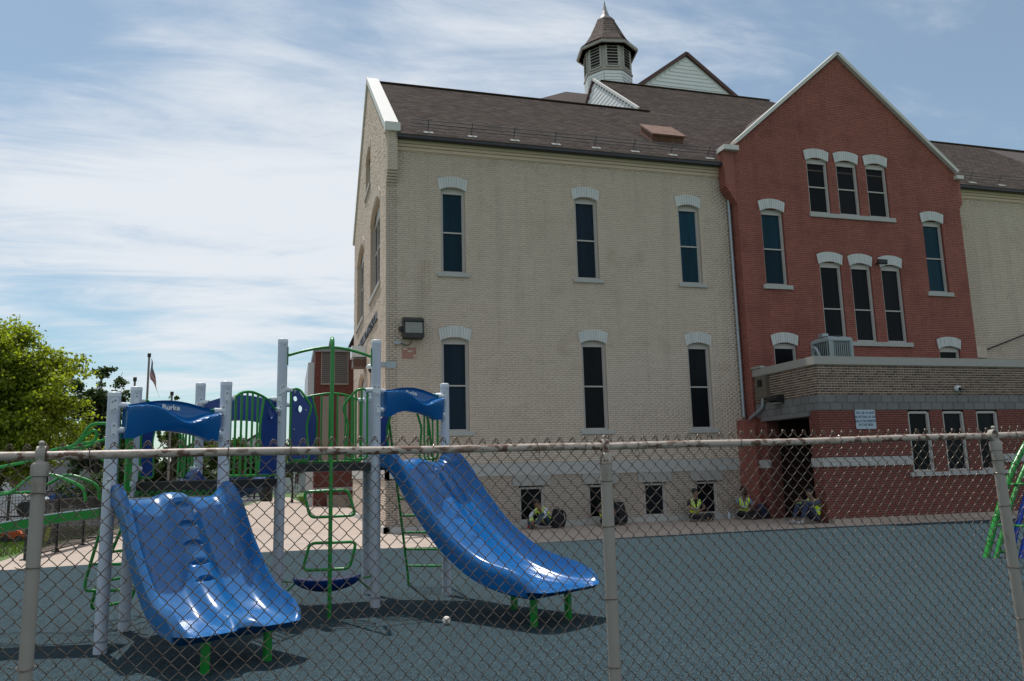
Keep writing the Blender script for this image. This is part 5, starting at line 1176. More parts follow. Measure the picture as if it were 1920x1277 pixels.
# low step frame left of the structure
e = Edge(pC, pD)
b = MB(); b.tube(rounded([e.p(.25, 1.6, -.10), e.p(.25, .45, -.62), e.p(.25, .18, -.70), e.p(.95, .18, -.70), e.p(.95, .45, -.62), e.p(.95, 1.6, -.10)], .1), .019, 10); st = ps(b.build('step_frame', GREEN, smooth=45))
for z, n_ in ((.5, -.59), (.85, -.44), (1.2, -.28)): q = MB(); q.tube([e.p(.25, z, n_), e.p(.95, z, n_)], .017, 8); q.build('rung', GREEN, st)
b = MB(); b.tube(rounded([(-2.12, 10.75, 1.25), (-2.28, 10.75, .55), (-2.28, 10.7, .42), (-1.82, 10.55, .42)], .08), .019, 10); b.tube([(-1.82, 10.55, .42), (-1.80, 10.5, 1.3)], .019, 10); b.tube([(-2.24, 10.74, .72), (-1.8, 10.5, .72)], .017, 8); ps(b.build('step_frame', GREEN, smooth=45))

# ------------------------------------------------------------------ second climber at the right edge
CL = thing('arched_climber', 'green and blue arched tube climber cut off by the right edge of the picture', 'climber', (11.75, 11.5, 0))
CB = Vector((11.75, 11.5, 0)); dx = Vector((.98, .12, 0)).normalized(); dn = Vector((-.12, .98, 0)).normalized()
def arcp(n, w, h, t0, f): return CB + dx * (t0 + w * f) + dn * n + Vector((0, 0, h * (1 - (2 * f - 1) ** 2) - .02))
def arc(n, w, h, r, m, t0=0, name='arch_tube'):
    b = MB(); b.tube([arcp(n, w, h, t0, f) for f in np.linspace(0, 1, 30)], r, 12); o = b.build(name, m, smooth=45); o.parent = CL; o.location = -CB; return o
BB = mat('bright_blue_coat', (.006, .05, .42), .35)
def cl_(o): o.parent = a1; return o
a1 = arc(0, 5.2, 2.5, .052, GREEN); arc(-.14, 5.2, 2.42, .040, GREEN, .06); arc(-1.0, 5.2, 2.5, .052, GREEN, .15)
arc(-.20, 4.4, 2.2, .045, BB, .34); arc(-.34, 4.4, 2.15, .05, BB, .42); arc(-.30, 3.6, 1.5, .036, BB, .8)
for f in np.linspace(.06, .94, 11):
    b = MB(); b.tube([arcp(0, 5.2, 2.5, 0, f), arcp(-1.0, 5.2, 2.5, .15, f)], .020, 8); b.build('rung', GREEN, a1)
for f in (.03, .075, .13, .2): b = MB(); b.ball(tuple(arcp(0, 5.2, 2.5, 0, f)), .062, 10, 8); b.build('collar', GREEN, a1, smooth=True)
b = MB(); b.tube(rounded([CB + dx * .12 + Vector((0, 0, .10)) - dn * .1, CB + dx * .25 + Vector((0, 0, .10)) - dn * .25, CB + dx * .42 + Vector((0, 0, .60)) - dn * .25, CB + dx * .36 + Vector((0, 0, .74)) - dn * .1], .08), .024, 8); b.build('foot_loop', GREEN, a1, smooth=45)

# ------------------------------------------------------------------ ball
t = thing('baseball', 'scuffed white baseball lying on the blue rubber in front of the right slide', 'ball', (1.76, 9.19, 0))
b = MB(); b.ball((0, 0, .046), .047, 20, 14); b.build('ball_cover', BALLM, t, smooth=True)
b = MB(); R_ = .0475; pts = []
for k in range(60):
    a = 2 * math.pi * k / 60; q = Vector((math.cos(a) + .35 * math.cos(3 * a), math.sin(a) - .35 * math.sin(3 * a), 1.05 * math.sin(2 * a))); q = q.normalized() * R_; pts.append((q.x, q.y, q.z + .046))
b.tube(pts, .0012, 5, closed=True); b.build('seam', SEAM, t)

# ------------------------------------------------------------------ chain link fence in front
Q1, Q2, Q3 = at(78, 853.5, 3.96), at(1133, 837.5, 4.85), at(1862, 817, 5.74)
g2 = lambda v: Vector((v.x, v.y, 0))
FE = thing('chain_link_fence', 'weathered silver chain link fence with a rust stained top rail in the foreground', 'fence', g2(Q2)[:])
FEi = g2(Q2)
def fe(o): o.parent = FE; o.location = -FEi; return o
Q0 = Q1 + (Q1 - Q2); Q4 = Q3 + (Q3 - Q2); NODES = [Q0, Q1, Q2, Q3, Q4]
SEG = [(b - a).length for a, b in zip(NODES, NODES[1:])]; CUM = [0]
for l in SEG: CUM.append(CUM[-1] + l)
def fpt(s):
    for i in range(4):
        if s <= CUM[i + 1] or i == 3: f = (s - CUM[i]) / SEG[i]; return NODES[i].lerp(NODES[i + 1], f)
def fdir(s): a, b = fpt(s - .02), fpt(s + .02); d = b - a; d.z = 0; return d.normalized()
s0, s1_ = CUM[0] - .3, CUM[4] + .3
def fnor(s): d = fdir(s); n = Vector((d.y, -d.x, 0)); return n if n.y < 0 else -n        # towards the camera
for i, (a, b) in enumerate(((s0, CUM[2]), (CUM[2], CUM[3]), (CUM[3], CUM[4]), (CUM[4], s1_))):
    mb = MB(); p, q = fpt(a), fpt(b); L = (q - p).length; pts = []
    for k in range(25):
        f = k / 24; pts.append((0, 0, f * L))
    mb.tube([(0.004 * math.sin(z[2] * 2.1 + i), .003 * math.sin(z[2] * 3.3), z[2]) for z in pts], .0222, 16)
    o = mb.build('top_rail', RAILM, smooth=50); o.parent = FE
    o.matrix_basis = Matrix.Translation(p - FEi) @ (q - p).to_track_quat('Z', 'Y').to_matrix().to_4x4()
for i in (0, 1, 2, 3, 4):
    s = CUM[i]; p = NODES[i]; n = fnor(s); d = fdir(s); base = g2(p) + n * .012; lean = Vector((0, 0, 0)) if i != 3 else -d * .055
    h = p.z - .075
    pr0 = .0362 if i != 1 else .0318; mb = MB(); mb.lathe([(pr0, 0), (pr0, h)], 20); o = mb.build('fence_post', FPOST, smooth=50); o.parent = FE
    ax = (Vector((0, 0, h)) + (lean if i == 3 else Vector((0, 0, 0)))).normalized()
    B0 = base - (lean if i == 3 else Vector((0, 0, 0)))
    o.matrix_basis = Matrix.Translation(B0 - FEi) @ ax.to_track_quat('Z', 'Y').to_matrix().to_4x4()
    topm = FPOST if i != 2 else RAILM
    mb = MB(); mb.lathe([(.0375, h - .03), (.041, h - .028), (.041, h + .028), (.036, h + .036), (.020, h + .045), (.016, h + .06)], 20)
    w_ = .020
    pts = [Vector((0, .026 * math.cos(a) * 1.15 - .012, h + .078 + .034 * math.sin(a) * 1.15)) for a in np.linspace(-.9, math.pi + .9, 15)]
    # loop that the rail passes through, a flat strap bent round it
    for a, b in zip(pts, pts[1:]): mb.beam(a, b, .042, .006, (1, 0, 0)) if False else mb.obox((a + b) / 2, (.021, 0, 0), (b - a) * .55, ((b - a).cross(Vector((1, 0, 0))).normalized() * .0035))
    mb.lathe([(.010, h + .112), (.009, h + .125), (.014, h + .130), (.015, h + .138), (.008, h + .146), (0, h + .147)], 10)
    c = mb.build('post_cap', topm, o, smooth=35)
    for k, z in enumerate({1: (h - .12, h - .47, h - .93, h - 1.3), 2: (h - .13, h - .40, h - .82, h - 1.2), 3: (h - .10, h - .2, h - .42, h - .85, h - 1.2)}.get(i, (h - .15, h - .6, h - 1.1))):
        mb = MB(); tl = random.uniform(-.012, .012); mb.tube([(.0385 * math.cos(a), .0385 * math.sin(a), z + tl * math.sin(a)) for a in np.linspace(0, 2 * math.pi, 20, endpoint=False)], .0026, 6, closed=True)
        mb.tube([(.03, .03, z), (.055, .02, z + .006), (.06, .0, z - .004), (.075, .015, z + .008)], .0022, 5); mb.build('post_tie', FWIRE, o)
    if i == 2:
        mb = MB(); pts = []
        for k in range(18):
            a = 2 * math.pi * k / 18; rr_ = 1 + .12 * math.sin(3 * a); pts.append((.021 * math.cos(a) * rr_, .035 * math.sin(a) * rr_ + (-.0)))
        def onp(x, z): a = x / .0362; return Vector((.0367 * math.sin(a), -.0367 * math.cos(a), z))
        zc = h - 1.02; mb.prism([onp(x + .012, zc + z) for x, z in pts], (0, -.0008, 0))
        for x, l in ((-.004, .08), (.006, .12), (.016, .17), (.026, .09)): mb.prism([onp(x - .0028, zc), onp(x + .0028, zc), onp(x + .002, zc - l), onp(x - .002, zc - l)], (0, -.0008, 0))
        mb.build('paint_drip', PAINTSP, o)
# tie wires round the rail
for s in [CUM[1] + v for v in (-.55, .22, .88, 1.20, 1.98, 2.62, 2.92)] + [CUM[2] + v for v in (.22, .95, 1.72, 2.02, 2.55)] + [CUM[3] + v for v in (-.12, .2, .45, .62, 1.3, 2.0, 2.6)] + [v for v in (.4, 1.1, 1.8, 2.2)]:
    p = fpt(s); d = fdir(s); n = fnor(s); sk = random.uniform(-.35, .35); mb = MB(); pts = []
    for a in np.linspace(0, 2 * math.pi, 18, endpoint=False):
        pts.append(p + n * (.028 * math.cos(a) - .004) + Vector((0, 0, .031 * math.sin(a))) + d * sk * .03 * math.sin(a))
    mb.tube(pts, .0024, 6, closed=True)
    if random.random() < .7:
        q = p + n * .018 + Vector((0, 0, -.026)); mb.tube([q, q + Vector((0, 0, -.03)) + d * .006, q + Vector((0, 0, -.042)) - d * .01 - n * .02, q + Vector((0, 0, -.036)) - d * .022 - n * .02], .0022, 5)
    fe(mb.build('tie_wire', FWIRE))
# woven mesh: every wire a zigzag hooked into its neighbours
W_ = .079; VH = .0425; VS, FS = [], []
wr = .0026; nW = int((s1_ - s0) / (W_ / 2)); rs = np.random.RandomState(5)
ph = rs.uniform(0, 6, 8)
def warp(s, z):
    b = .010 * math.sin(s * 1.7 + ph[0]) * math.sin(z * 2.1 + ph[1]) + .006 * math.sin(s * 4.3 + z * 3 + ph[2])
    return (.007 * math.sin(z * 3.1 + s * 1.3 + ph[3]) + .004 * math.sin(z * 7 + s * 2.7 + ph[4]), b, .008 * math.sin(s * 2.3 + ph[5]) + .005 * math.sin(s * 5.1 + z * 2 + ph[6]))
mesh = MB()
for i in range(nW):
    sc = s0 + (i + .5) * W_ / 2; zt = fpt(sc).z + .056; n = int((zt + .02) / VH); pts = []
    fl_ = i % 2
    for k in range(n + 1):
        side = 1 if (k + fl_) % 2 == 0 else -1
        z = zt - k * VH; s = sc + side * (W_ / 4 + .0016)
        dx_, dy_, dz_ = warp(s, z); p = fpt(s + dx_); nn = fnor(s); o_ = -.034 - .004 + dy_
        if k == 0: z0 = z
        for (e_, off) in ((-.0016, .0018 * side), (.0016, -.0018 * side)):
            pts.append(Vector((p.x, p.y, 0)) + nn * (o_ + off) + Vector((0, 0, z - e_ * -1 if False else z - e_ + dz_)))
        if k < n:
            s2_ = sc; dx_, dy_, dz_ = warp(s2_, z - VH / 2); p = fpt(s2_ + dx_); pts.append(Vector((p.x, p.y, 0)) + nn * (-.038 + dy_ + .0045 * side) + Vector((0, 0, z - VH / 2 + dz_)))
    if fl_ == 0 or True:
        p0 = pts[0]; nn = fnor(sc); d = fdir(sc); side = 1 if fl_ == 0 else -1
        kn = [p0 + d * (-.020) * side + Vector((0, 0, -.022)) + nn * .006, p0 + d * (-.016) * side + Vector((0, 0, -.003)) + nn * .009, p0 + d * (-.006) * side + Vector((0, 0, .010)) + nn * .006, p0 + d * .003 * side + Vector((0, 0, .010))]
        pts = kn + pts
    mesh.tube(pts, wr, 5)
mo = fe(mesh.build('chain_link_mesh', FWIRE, recalc=False)); mo.data.polygons.foreach_set('use_smooth', [True] * len(mo.data.polygons))

# ------------------------------------------------------------------ trees
def tree(name, label, cat, base, h, crown, n_leaf, leaf, m, trunk_r=.16, lean=(0, 0), seed=1, group=None, limbs=9, gaps=.35, bark=BARK, twig=True, zmin=0.0):
    """tapered trunk with limbs; leaves sit in clumps along the limbs, inside an uneven crown. crown = list of ((x, y, z), (rx, ry, rz))"""
    t = thing(name, label, cat, base, 0, group); R = random.Random(seed); rs = np.random.RandomState(seed)
    mb = MB(); top = Vector((lean[0], lean[1], h * .72)); pts = [Vector((0, 0, -.1)), Vector((.03, 0, h * .16)), Vector((lean[0] * .35, lean[1] * .4, h * .38)), top]
    sp_ = smoothpath(pts, 6); mb.tube(sp_, [trunk_r * (1.25 - 1.05 * i / (len(sp_) - 1)) for i in range(len(sp_))], 9)
    tips = []
    for c, r in crown:
        c, r = Vector(c), Vector(r)
        for k in range(limbs):
            u = Vector((R.gauss(0, 1), R.gauss(0, 1), R.gauss(.25, 1))).normalized(); f = R.uniform(.60, 1.16)
            tip = c + Vector((u.x * r.x, u.y * r.y, u.z * r.z)) * f
            st = sp_[R.randint(len(sp_) // 3, len(sp_) - 1)]; mid = st.lerp(tip, .55) + Vector((R.uniform(-.3, .3), R.uniform(-.3, .3), R.uniform(-.1, .35))) * min(1, r.x * .4)
            lp = smoothpath([st, mid, tip], 5); mb.tube(lp, [trunk_r * .34 * (1 - .85 * i / (len(lp) - 1)) for i in range(len(lp))], 6); tips.append((tip, mid))
            for b in range(4):
                q = lp[R.randint(4, len(lp) - 1)]; e = q + Vector((R.gauss(0, 1), R.gauss(0, 1), R.gauss(.35, .8))).normalized() * r.x * R.uniform(.18, .42)
                mb.tube([q, q.lerp(e, .5) + Vector((0, 0, .05)), e], [trunk_r * .09, trunk_r * .06, trunk_r * .025], 5); tips.append((e, q))
    mb.build('trunk', bark, t, smooth=60)
    # leaf clumps
    N = n_leaf; K = len(tips); rc = crown[0][1][0]; cl = [];
    for tip, mid in tips:
        for _ in range(3): a = R.random(); cl.append((tip.lerp(mid, a * .7), R.uniform(.07, .19) * rc, R.uniform(.5, 1.3)))
    wts = np.array([c[2] * c[1] ** 1.4 for c in cl]); idx = rs.choice(len(cl), N, p=wts / wts.sum())
    cc = np.array([c[0][:] for c in cl])[idx]; cr = np.array([c[1] for c in cl])[idx]
    P = cc + rs.normal(0, .55, (N, 3)) * cr[:, None] * np.array([1, 1, .62]); keep = P[:, 2] > zmin; P = P[keep]; N = len(P)
    nrm = rs.normal(0, 1, (N, 3)) + np.array([0, 0, .75]); nrm /= np.linalg.norm(nrm, axis=1)[:, None]
    tng = np.cross(nrm, rs.normal(0, 1, (N, 3))); tng /= np.linalg.norm(tng, axis=1)[:, None]; bt = np.cross(nrm, tng)
    L = leaf * rs.uniform(.65, 1.25, N)[:, None]; Wd = L * .42; fold = nrm * L * .16
    V = np.stack([P - tng * L * .5, P + bt * Wd + fold - tng * L * .05, P + tng * L * .55, P - bt * Wd + fold - tng * L * .05], 1).reshape(-1, 3)
    i4 = 4 * np.arange(N)[:, None]; F = np.concatenate([i4 + np.array([0, 1, 2]), i4 + np.array([0, 2, 3])])
    npmesh('crown', V, F, m, t); return t
def gp(px, Z): p = at(px, 900, Z); return (p.x, p.y, -.02)
tree('maple_tree', 'bright yellow green maple with a broad loose crown at the left edge', 'tree', gp(-12, 27), 7.9, [((.1, 0, 4.6), (2.5, 2.3, 2.1)), ((-2.2, .6, 4.6), (2.3, 2.2, 2.5)), ((1.2, -.3, 3.5), (1.5, 1.5, 1.3)), ((-.3, 0, 6.3), (1.2, 1.2, 1.25)), ((.9, 0, 5.6), (1.0, 1.0, 1.0)), ((.4, .2, 2.9), (2.3, 1.8, 1.0))], 66000, .12, LEAFY, .15, (.2, 0), 11, limbs=26)
tree('dark_tree', 'tall dark green tree standing behind the yellow green maple', 'tree', gp(180, 46), 9.6, [((-.3, 0, 7.0), (1.8, 1.9, 2.0)), ((1.2, 0, 5.2), (1.5, 1.6, 2.1)), ((-1.4, 0, 5.0), (1.7, 1.8, 2.4)), ((.8, 0, 3.2), (1.9, 1.6, 1.5))], 34000, .17, LEAFD, .2, (0, 0), 5, limbs=12, group='dark trees')
tree('sapling', 'thin young tree whose tip shows above the left blue hood', 'tree', gp(322, 38), 6.4, [((0, 0, 5.5), (.45, .45, .75)), ((0, 0, 4.2), (.8, .8, .9))], 1300, .2, LEAFM, .06, (0, 0), 8, limbs=6)
tree('dark_tree', 'low dark bushy tree behind the green bars of the left deck', 'tree', gp(282, 40), 4.6, [((0, 0, 2.9), (2.0, 1.5, 1.5)), ((-1.3, 0, 1.7), (1.6, 1.3, 1.3)), ((1.5, 0, 1.7), (1.6, 1.3, 1.3))], 17000, .2, LEAFD, .12, (0, 0), 15, limbs=9, group='dark trees')
tree('street_tree', 'mid green tree seen through the bars beside the fourth white post', 'tree', gp(375, 52), 5.2, [((0, 0, 3.3), (1.9, 1.5, 1.5)), ((1.7, 0, 2.7), (1.5, 1.3, 1.2))], 12000, .22, LEAFM, .13, (0, 0), 21, limbs=10, group='street trees')
tree('street_tree', 'dark green tree seen between the bars just left of the tall left post', 'tree', gp(446, 62), 5.6, [((0, 0, 3.5), (1.8, 1.5, 1.7)), ((1.6, 0, 2.5), (1.3, 1.2, 1.2))], 11000, .24, LEAFD, .13, (0, 0), 22, limbs=10, group='street trees')
tree('street_tree', 'small leafy tree on the verge under the middle deck', 'tree', gp(477, 66), 3.6, [((0, 0, 2.4), (1.3, 1.1, 1.0))], 3000, .22, LEAFM, .08, (0, 0), 23, limbs=9, group='street trees')
tree('street_tree', 'light green tree against the corner of the red brick hall', 'tree', gp(548, 54), 4.0, [((0, 0, 2.7), (.95, .9, 1.3))], 4000, .2, LEAFM, .08, (0, 0), 24, limbs=9, group='street trees')
tree('hedge', 'low hedge at the foot of the dark tree behind the mesh fence', 'hedge', gp(165, 42), 1.6, [((0, 0, .9), (1.7, .8, .7)), ((2.3, 0, .8), (1.5, .8, .6))], 5000, .15, LEAFD, .06, (0, 0), 25, limbs=10)

# ------------------------------------------------------------------ flag poles
POLEM = mat('painted_steel_pole', (.22, .20, .20), .5, metal=.3)
def flagpole(px, Z, topy, label, r=.055):
    b = at(px, 900, Z); zt = at(px, topy, Z).z; t = thing('flagpole', label, 'flagpole', (b.x, b.y, 0), 0, 'flagpoles beyond the playground'); mb = MB(); mb.tube([(0, 0, 0), (0, 0, zt - .12)], [r, r * .75], 10); mb.build('pole', POLEM, t, smooth=50)
    mb = MB(); mb.lathe([(.04, zt - .14), (.07, zt - .12), (.07, zt + .02), (.05, zt + .04), (0, zt + .05)], 10); mb.build('pole_truck', BLACKM, t, smooth=40); return t, zt
flagpole(243, 31, 705, 'plain grey pole without a flag, left of the pole with the flag'); flagpole(315, 33, 733, 'short grey pole just right of the flag')
fp_, zt = flagpole(268, 32, 658, 'dark flagpole carrying a limp striped flag')
flg = thing('flag', 'limp american flag hanging from the dark pole', 'flag', (fp_.location.x + .06, fp_.location.y, zt - .15))
FR, FWH, FB = mat('flag_red', (.30, .022, .03), .8), mat('flag_white', (.55, .52, .52), .8), mat('flag_blue', (.02, .03, .10), .8)
nu_, nv_ = 13 * 2, 24; Vf = []
for i in range(nu_ + 1):
    h = i / nu_                                              # across the stripes: 0 at the top edge of the flag
    for j in range(nv_ + 1):
        f = j / nv_                                           # along the fly, which falls down and gathers in folds
        z = -h * .95 - f * .88; x = .02 + .36 * math.sin(f * 1.5) * (.42 + .58 * h) + .02 * math.sin(f * 9 + h * 6); y = .07 * math.sin(f * 10 + h * 3) * f + .02 * math.sin(h * 14)
        Vf.append((x * 1.0, y, z * .92))
for kind_, mm in (('red_stripe', FR), ('white_stripe', FWH), ('canton', FB)):
    mb = MB(); ids = {}
    for i in range(nu_):
        st = i // 2
        for j in range(nv_):
            k_ = 'canton' if st < 7 and j < nv_ * .42 else ('red_stripe' if st % 2 == 0 else 'white_stripe')
            if k_ != kind_: continue
            q = [i * (nv_ + 1) + j, i * (nv_ + 1) + j + 1, (i + 1) * (nv_ + 1) + j + 1, (i + 1) * (nv_ + 1) + j]; mb.add([Vf[k] for k in q], [(0, 1, 2, 3)])
    mb.build(kind_, mm, flg, recalc=False)
mb = MB(); rs = random.Random(2)
for a in range(4):
    for b in range(5):
        i, j = 2 + a * 3, 1 + b * 2; v = Vector(Vf[i * (nv_ + 1) + j]); pts = []
        for k in range(10): r = .022 if k % 2 == 0 else .009; an_ = math.pi / 2 + math.pi * k / 5; pts.append(v + Vector((r * math.cos(an_), -.006, r * math.sin(an_))))
        mb.prism(pts, (0, -.002, 0))
mb.build('stars', FWH, flg, kind='stuff')

# ------------------------------------------------------------------ red brick hall behind the gable wall
HB = thing('brick_hall', 'red brick hall with a louvred opening and tall pale panels behind the gable wall', 'building', (1.45, 48, 0)); HI = Vector((1.45, 48, 0))
def hb(o): o.parent = HB; o.location = -HI; return o
HF = Fr((0, 48), (1, 0), (0, -1)); HS = Fr((1.45, 0), (0, 1), (-1, 0))
RED2 = mat('dark_red_brick', (.17, .052, .042), .85, var=.12, scale=2, island=.1); PALEP = mat('pale_panel', (.30, .245, .21), .7, var=.06); LOUV = mat('grey_brown_louvre', (.15, .125, .115), .6)
px2x = lambda x, y=800: at(x, y, 46.4).x
def onH(x, y): d = at(x, y, 1) - CAMLOC; t = 48 / d.y; return CAMLOC + d * t
zT = onH(620, 652).z; lx0, lx1 = onH(603, 700).x, onH(652, 700).x; lz0, lz1 = onH(628, 718).z, onH(628, 661).z
px0 = [onH(x, 800).x for x in (600, 623, 631, 653)]; pz0, pz1 = onH(615, 868).z, onH(615, 743).z
mb = MB(); mb.box((1.46, 48.0, 0), (9, 60, zT - .25)); hw_ = hb(mb.build('wall', RED2))
brickwork('bricks', HF, brick_cells(1.46, 5.0, .9, zT - .3, [(lx0, lx1, lz0, lz1), (px0[0], px0[1], pz0, pz1), (px0[2], px0[3], pz0, pz1)]), RED2, parent=hw_)
mb = MB(); mb.box((1.34, 47.85, zT - .27), (9.2, 60.2, zT)); hb(mb.build('roof_fascia', mat('grey_fascia', (.26, .25, .25), .6)))
mb = MB(); fbox(mb, HF, lx0 - .05, lx1 + .05, .10, -.05, lz0 - .12, lz0 - .01); fbox(mb, HF, lx0 - .04, lx0 + .02, .05, -.05, lz0, lz1); fbox(mb, HF, lx1 - .02, lx1 + .04, .05, -.05, lz0, lz1); fbox(mb, HF, (lx0 + lx1) / 2 - .02, (lx0 + lx1) / 2 + .02, .05, -.05, lz0, lz1); lf = hb(mb.build('louvre_frame', PALEP))
for k in range(15):
    z = lz0 + (lz1 - lz0) * (k + .5) / 15; mb = MB(); mb.obox(HF.p((lx0 + lx1) / 2, .03, z), ((lx1 - lx0) / 2, 0, 0), (0, -.02, -.05), (0, -.012, .012)); mb.build('louvre_slat', LOUV, lf)
for a, b in ((0, 1), (2, 3)):
    mb = MB(); fbox(mb, HF, px0[a], px0[b], .03, -.05, pz0, pz1); hb(mb.build('panel', PALEP))
bz0, bz1 = onH(620, 921).z, onH(620, 914).z; mb = MB(); fbox(mb, HF, 1.45, 4.5, .04, -.05, bz0, bz1); hb(mb.build('stone_band', STONE))
mb = MB(); mb.box((1.02, 47.6, 0), (1.40, 47.95, 3.9)); mb.box((1.05, 48.2, 5.2), (1.42, 58, 8.4)); mb.each('corner_duct', mat('white_metal', (.5, .5, .52), .5), hb)
for k in range(4): mb = MB(); fbox(mb, HF, 3.0, 4.4, 1.4 - .3 * k, 0, 0, .17 + .17 * (0 if k == 0 else -k + 3) * .0 + .0 * k) if False else fbox(mb, HF, 2.2, 4.4, 1.2 - .3 * k, -.02, 0, .15 * (k + 1)); hb(mb.build('step', CONC))
# low dark roof glimpsed above the hall
mb = MB(); mb.prism([(3.2, 41, 9.0), (5.5, 41, 12.0), (7, 41, 12.0), (7, 41, 9.0)], (0, 5, 0)); t = mb.build('link_roof', GUTTER); t.parent = HB; t.location = -HI

# ------------------------------------------------------------------ black mesh fence, signs and street beyond
BF = thing('mesh_fence', 'black mesh fence with slim square posts along the left edge of the plaza', 'fence', (-5.6, 20.6, 0), 0, 'black mesh fences'); BI = Vector((-5.6, 20.6, 0))
fpts = [(-5.63, 20.6), (-5.5, 22.6), (-5.35, 24.6), (-5.2, 27.2), (-5.0, 30.2), (-4.7, 34.0)]
for x, y in fpts:
    mb = MB(); mb.box((x - .03, y - .03, 0), (x + .03, y + .03, 1.32)); o = mb.build('post', BLACKM, BF); o.location = -BI
    mb = MB(); mb.box((x - .09, y - .09, 0), (x + .09, y + .09, .02)); q = mb.build('base_plate', BLACKM, o)
for (xa, ya), (xb, yb) in zip(fpts, fpts[1:]):
    A_, B_ = Vector((xa, ya, 0)), Vector((xb, yb, 0)); mb = MB(); n = 40
    for k in range(n + 1): p = A_.lerp(B_, k / n); mb.beam(p + Vector((0, 0, .06)), p + Vector((0, 0, 1.25)), .009, .009, (1, 0, 0))
    for k in range(24): z = .07 + 1.18 * k / 23; mb.beam(A_ + Vector((0, 0, z)), B_ + Vector((0, 0, z)), .009, .009)
    mb.beam(A_ + Vector((0, 0, 1.27)), B_ + Vector((0, 0, 1.27)), .035, .03); mb.beam(A_ + Vector((0, 0, .06)), B_ + Vector((0, 0, .06)), .03, .025); o = mb.build('mesh_panel', BLACKM, BF); o.location = -BI
p = at(20, 900, 22.5); BF2 = thing('mesh_fence', 'black post and mesh fence continuing left of the yellow marker', 'fence', (p.x, p.y, 0))
mb = MB(); 
for k in range(5): mb.box((-2.4 + 1.2 * k - .03, -.03, 0), (-2.4 + 1.2 * k + .03, .03, 1.5))
mb.each('post', BLACKM, parent=BF2); mb = MB(); mb.beam((-2.4, 0, 1.45), (2.4, 0, 1.45), .035, .03); mb.beam((-2.4, 0, .1), (2.4, 0, .1), .03, .03); mb.each('rail', BLACKM, parent=BF2); mb = MB()
for k in range(60): mb.beam((-2.4 + .08 * k, 0, .1), (-2.4 + .08 * k, 0, 1.45), .009, .009, (1, 0, 0))
for k in range(16): mb.beam((-2.4, 0, .12 + .085 * k), (2.4, 0, .12 + .085 * k), .009, .009)
mb.build('mesh_panel', BLACKM, BF2)
p = at(87, 1026, 21.8); t = thing('marker_board', 'narrow yellow marker board with small dark print, fixed to the mesh fence', 'sign', (p.x, p.y, .12))
zt2 = at(87, 962, 21.8).z - .12
mb = MB(); mb.obox((.03, 0, zt2 / 2), (.055, 0, 0), (0, .01, 0), (.05, 0, zt2 / 2)); mb.build('board', mat('safety_yellow', (.62, .60, .02), .5), t); mb = MB()
for k in range(4): mb.box((.05 + .02 * k, -.02, zt2 * (.5 + .09 * k)), (.09 + .02 * k, -.012, zt2 * (.5 + .09 * k) + .05))
mb.build('print', INK, t); mb = MB(); mb.tube([(.03, .03, -.12), (.03, .03, zt2)], .02, 8); mb.build('stake', BLACKM, t)
# pickup truck on the street
def car(name, label, px, Z, paint, truck=False, rz=0.0, group=None):
    b = at(px, 900, Z); t = thing(name, label, 'truck' if truck else 'car', (b.x, b.y, 0), rz, None if truck else 'parked cars')
    gl_ = PANE
    if truck: prof = [(-2.7, .45), (-2.7, 1.05), (-.75, 1.08), (-.55, 1.80), (.55, 1.80), (1.05, 1.15), (2.45, 1.02), (2.6, .85), (2.6, .42)]
    else: prof = [(-2.2, .4), (-2.22, .85), (-1.6, 1.0), (-1.0, 1.42), (.35, 1.44), (1.05, .98), (2.05, .86), (2.2, .65), (2.2, .38)]
    mb = MB(); mb.prism([(x, -.9, z) for x, z in prof], (0, 1.8, 0)); mb.build('body', paint, t)
    x0, x1, zc = (-.5, .55, 1.2) if truck else (-.95, .45, 1.0)
    mb = MB(); mb.prism([(x0 + .02, -.915, zc), (x1 + .28, -.915, zc), (x1 - .08, -.915, zc + .46 if truck else zc + .34), (x0 + .12, -.915, zc + .46 if truck else zc + .34)], (0, 1.83, 0)); mb.build('side_window', gl_, t)
    mb = MB(); mb.prism([(x1 + .46, -.78, zc), (x1 + .46, .78, zc), (x1 + .02, .72, zc + (.52 if truck else .38)), (x1 + .02, -.72, zc + (.52 if truck else .38))], (.03, 0, .03)); mb.build('windscreen', gl_, t)
    for x in ((-1.7, 1.7) if truck else (-1.35, 1.35)):
        for y in (-.86, .86):
            mb = MB(); mb.lathe([(.2, -.11), (.37, -.11), (.39, -.06), (.39, .06), (.37, .11), (.2, .11)], 18, (x, y, .38), M=Matrix.Rotation(math.radians(90), 3, 'X')); w = mb.build('wheel', BLACKM, t, smooth=40); mb = MB(); mb.lathe([(.0, -.10), (.21, -.10), (.23, -.06), (.23, .06), (.21, .10), (0, .10)], 14, (x, y, .38), M=Matrix.Rotation(math.radians(90), 3, 'X')); mb.build('rim', STEEL, w)
    for y in (-.65, .65):
        mb = MB(); mb.ball((prof[-2][0] - .02, y, .72), (.07, .16, .08), 10, 6); mb.build('headlight', LENS, t, smooth=True); mb = MB(); mb.box((prof[0][0] - .03, y - .1, .72), (prof[0][0] + .03, y + .1, .95)); mb.build('tail_light', SEAM, t)
    for xx in (prof[0][0], prof[-1][0]): mb = MB(); mb.box((xx - .08, -.88, .40), (xx + .08, .88, .58)); mb.build('bumper', STEEL if truck else BLACKM, t)
    return t
car('pickup_truck', 'white pickup truck parked beyond the black fence at the left edge', -14, 42, mat('white_car_paint', (.6, .6, .61), .3, coat=.5), True, math.radians(8))
car('parked_car', 'blue car parked behind the curved green ramp', 162, 56, mat('blue_car_paint', (.02, .09, .32), .3, coat=.5), False, math.radians(12))
car('parked_car', 'dark car parked behind the small tree at the end of the path', 478, 74, mat('dark_car_paint', (.02, .02, .024), .3, coat=.5), False, math.radians(80))
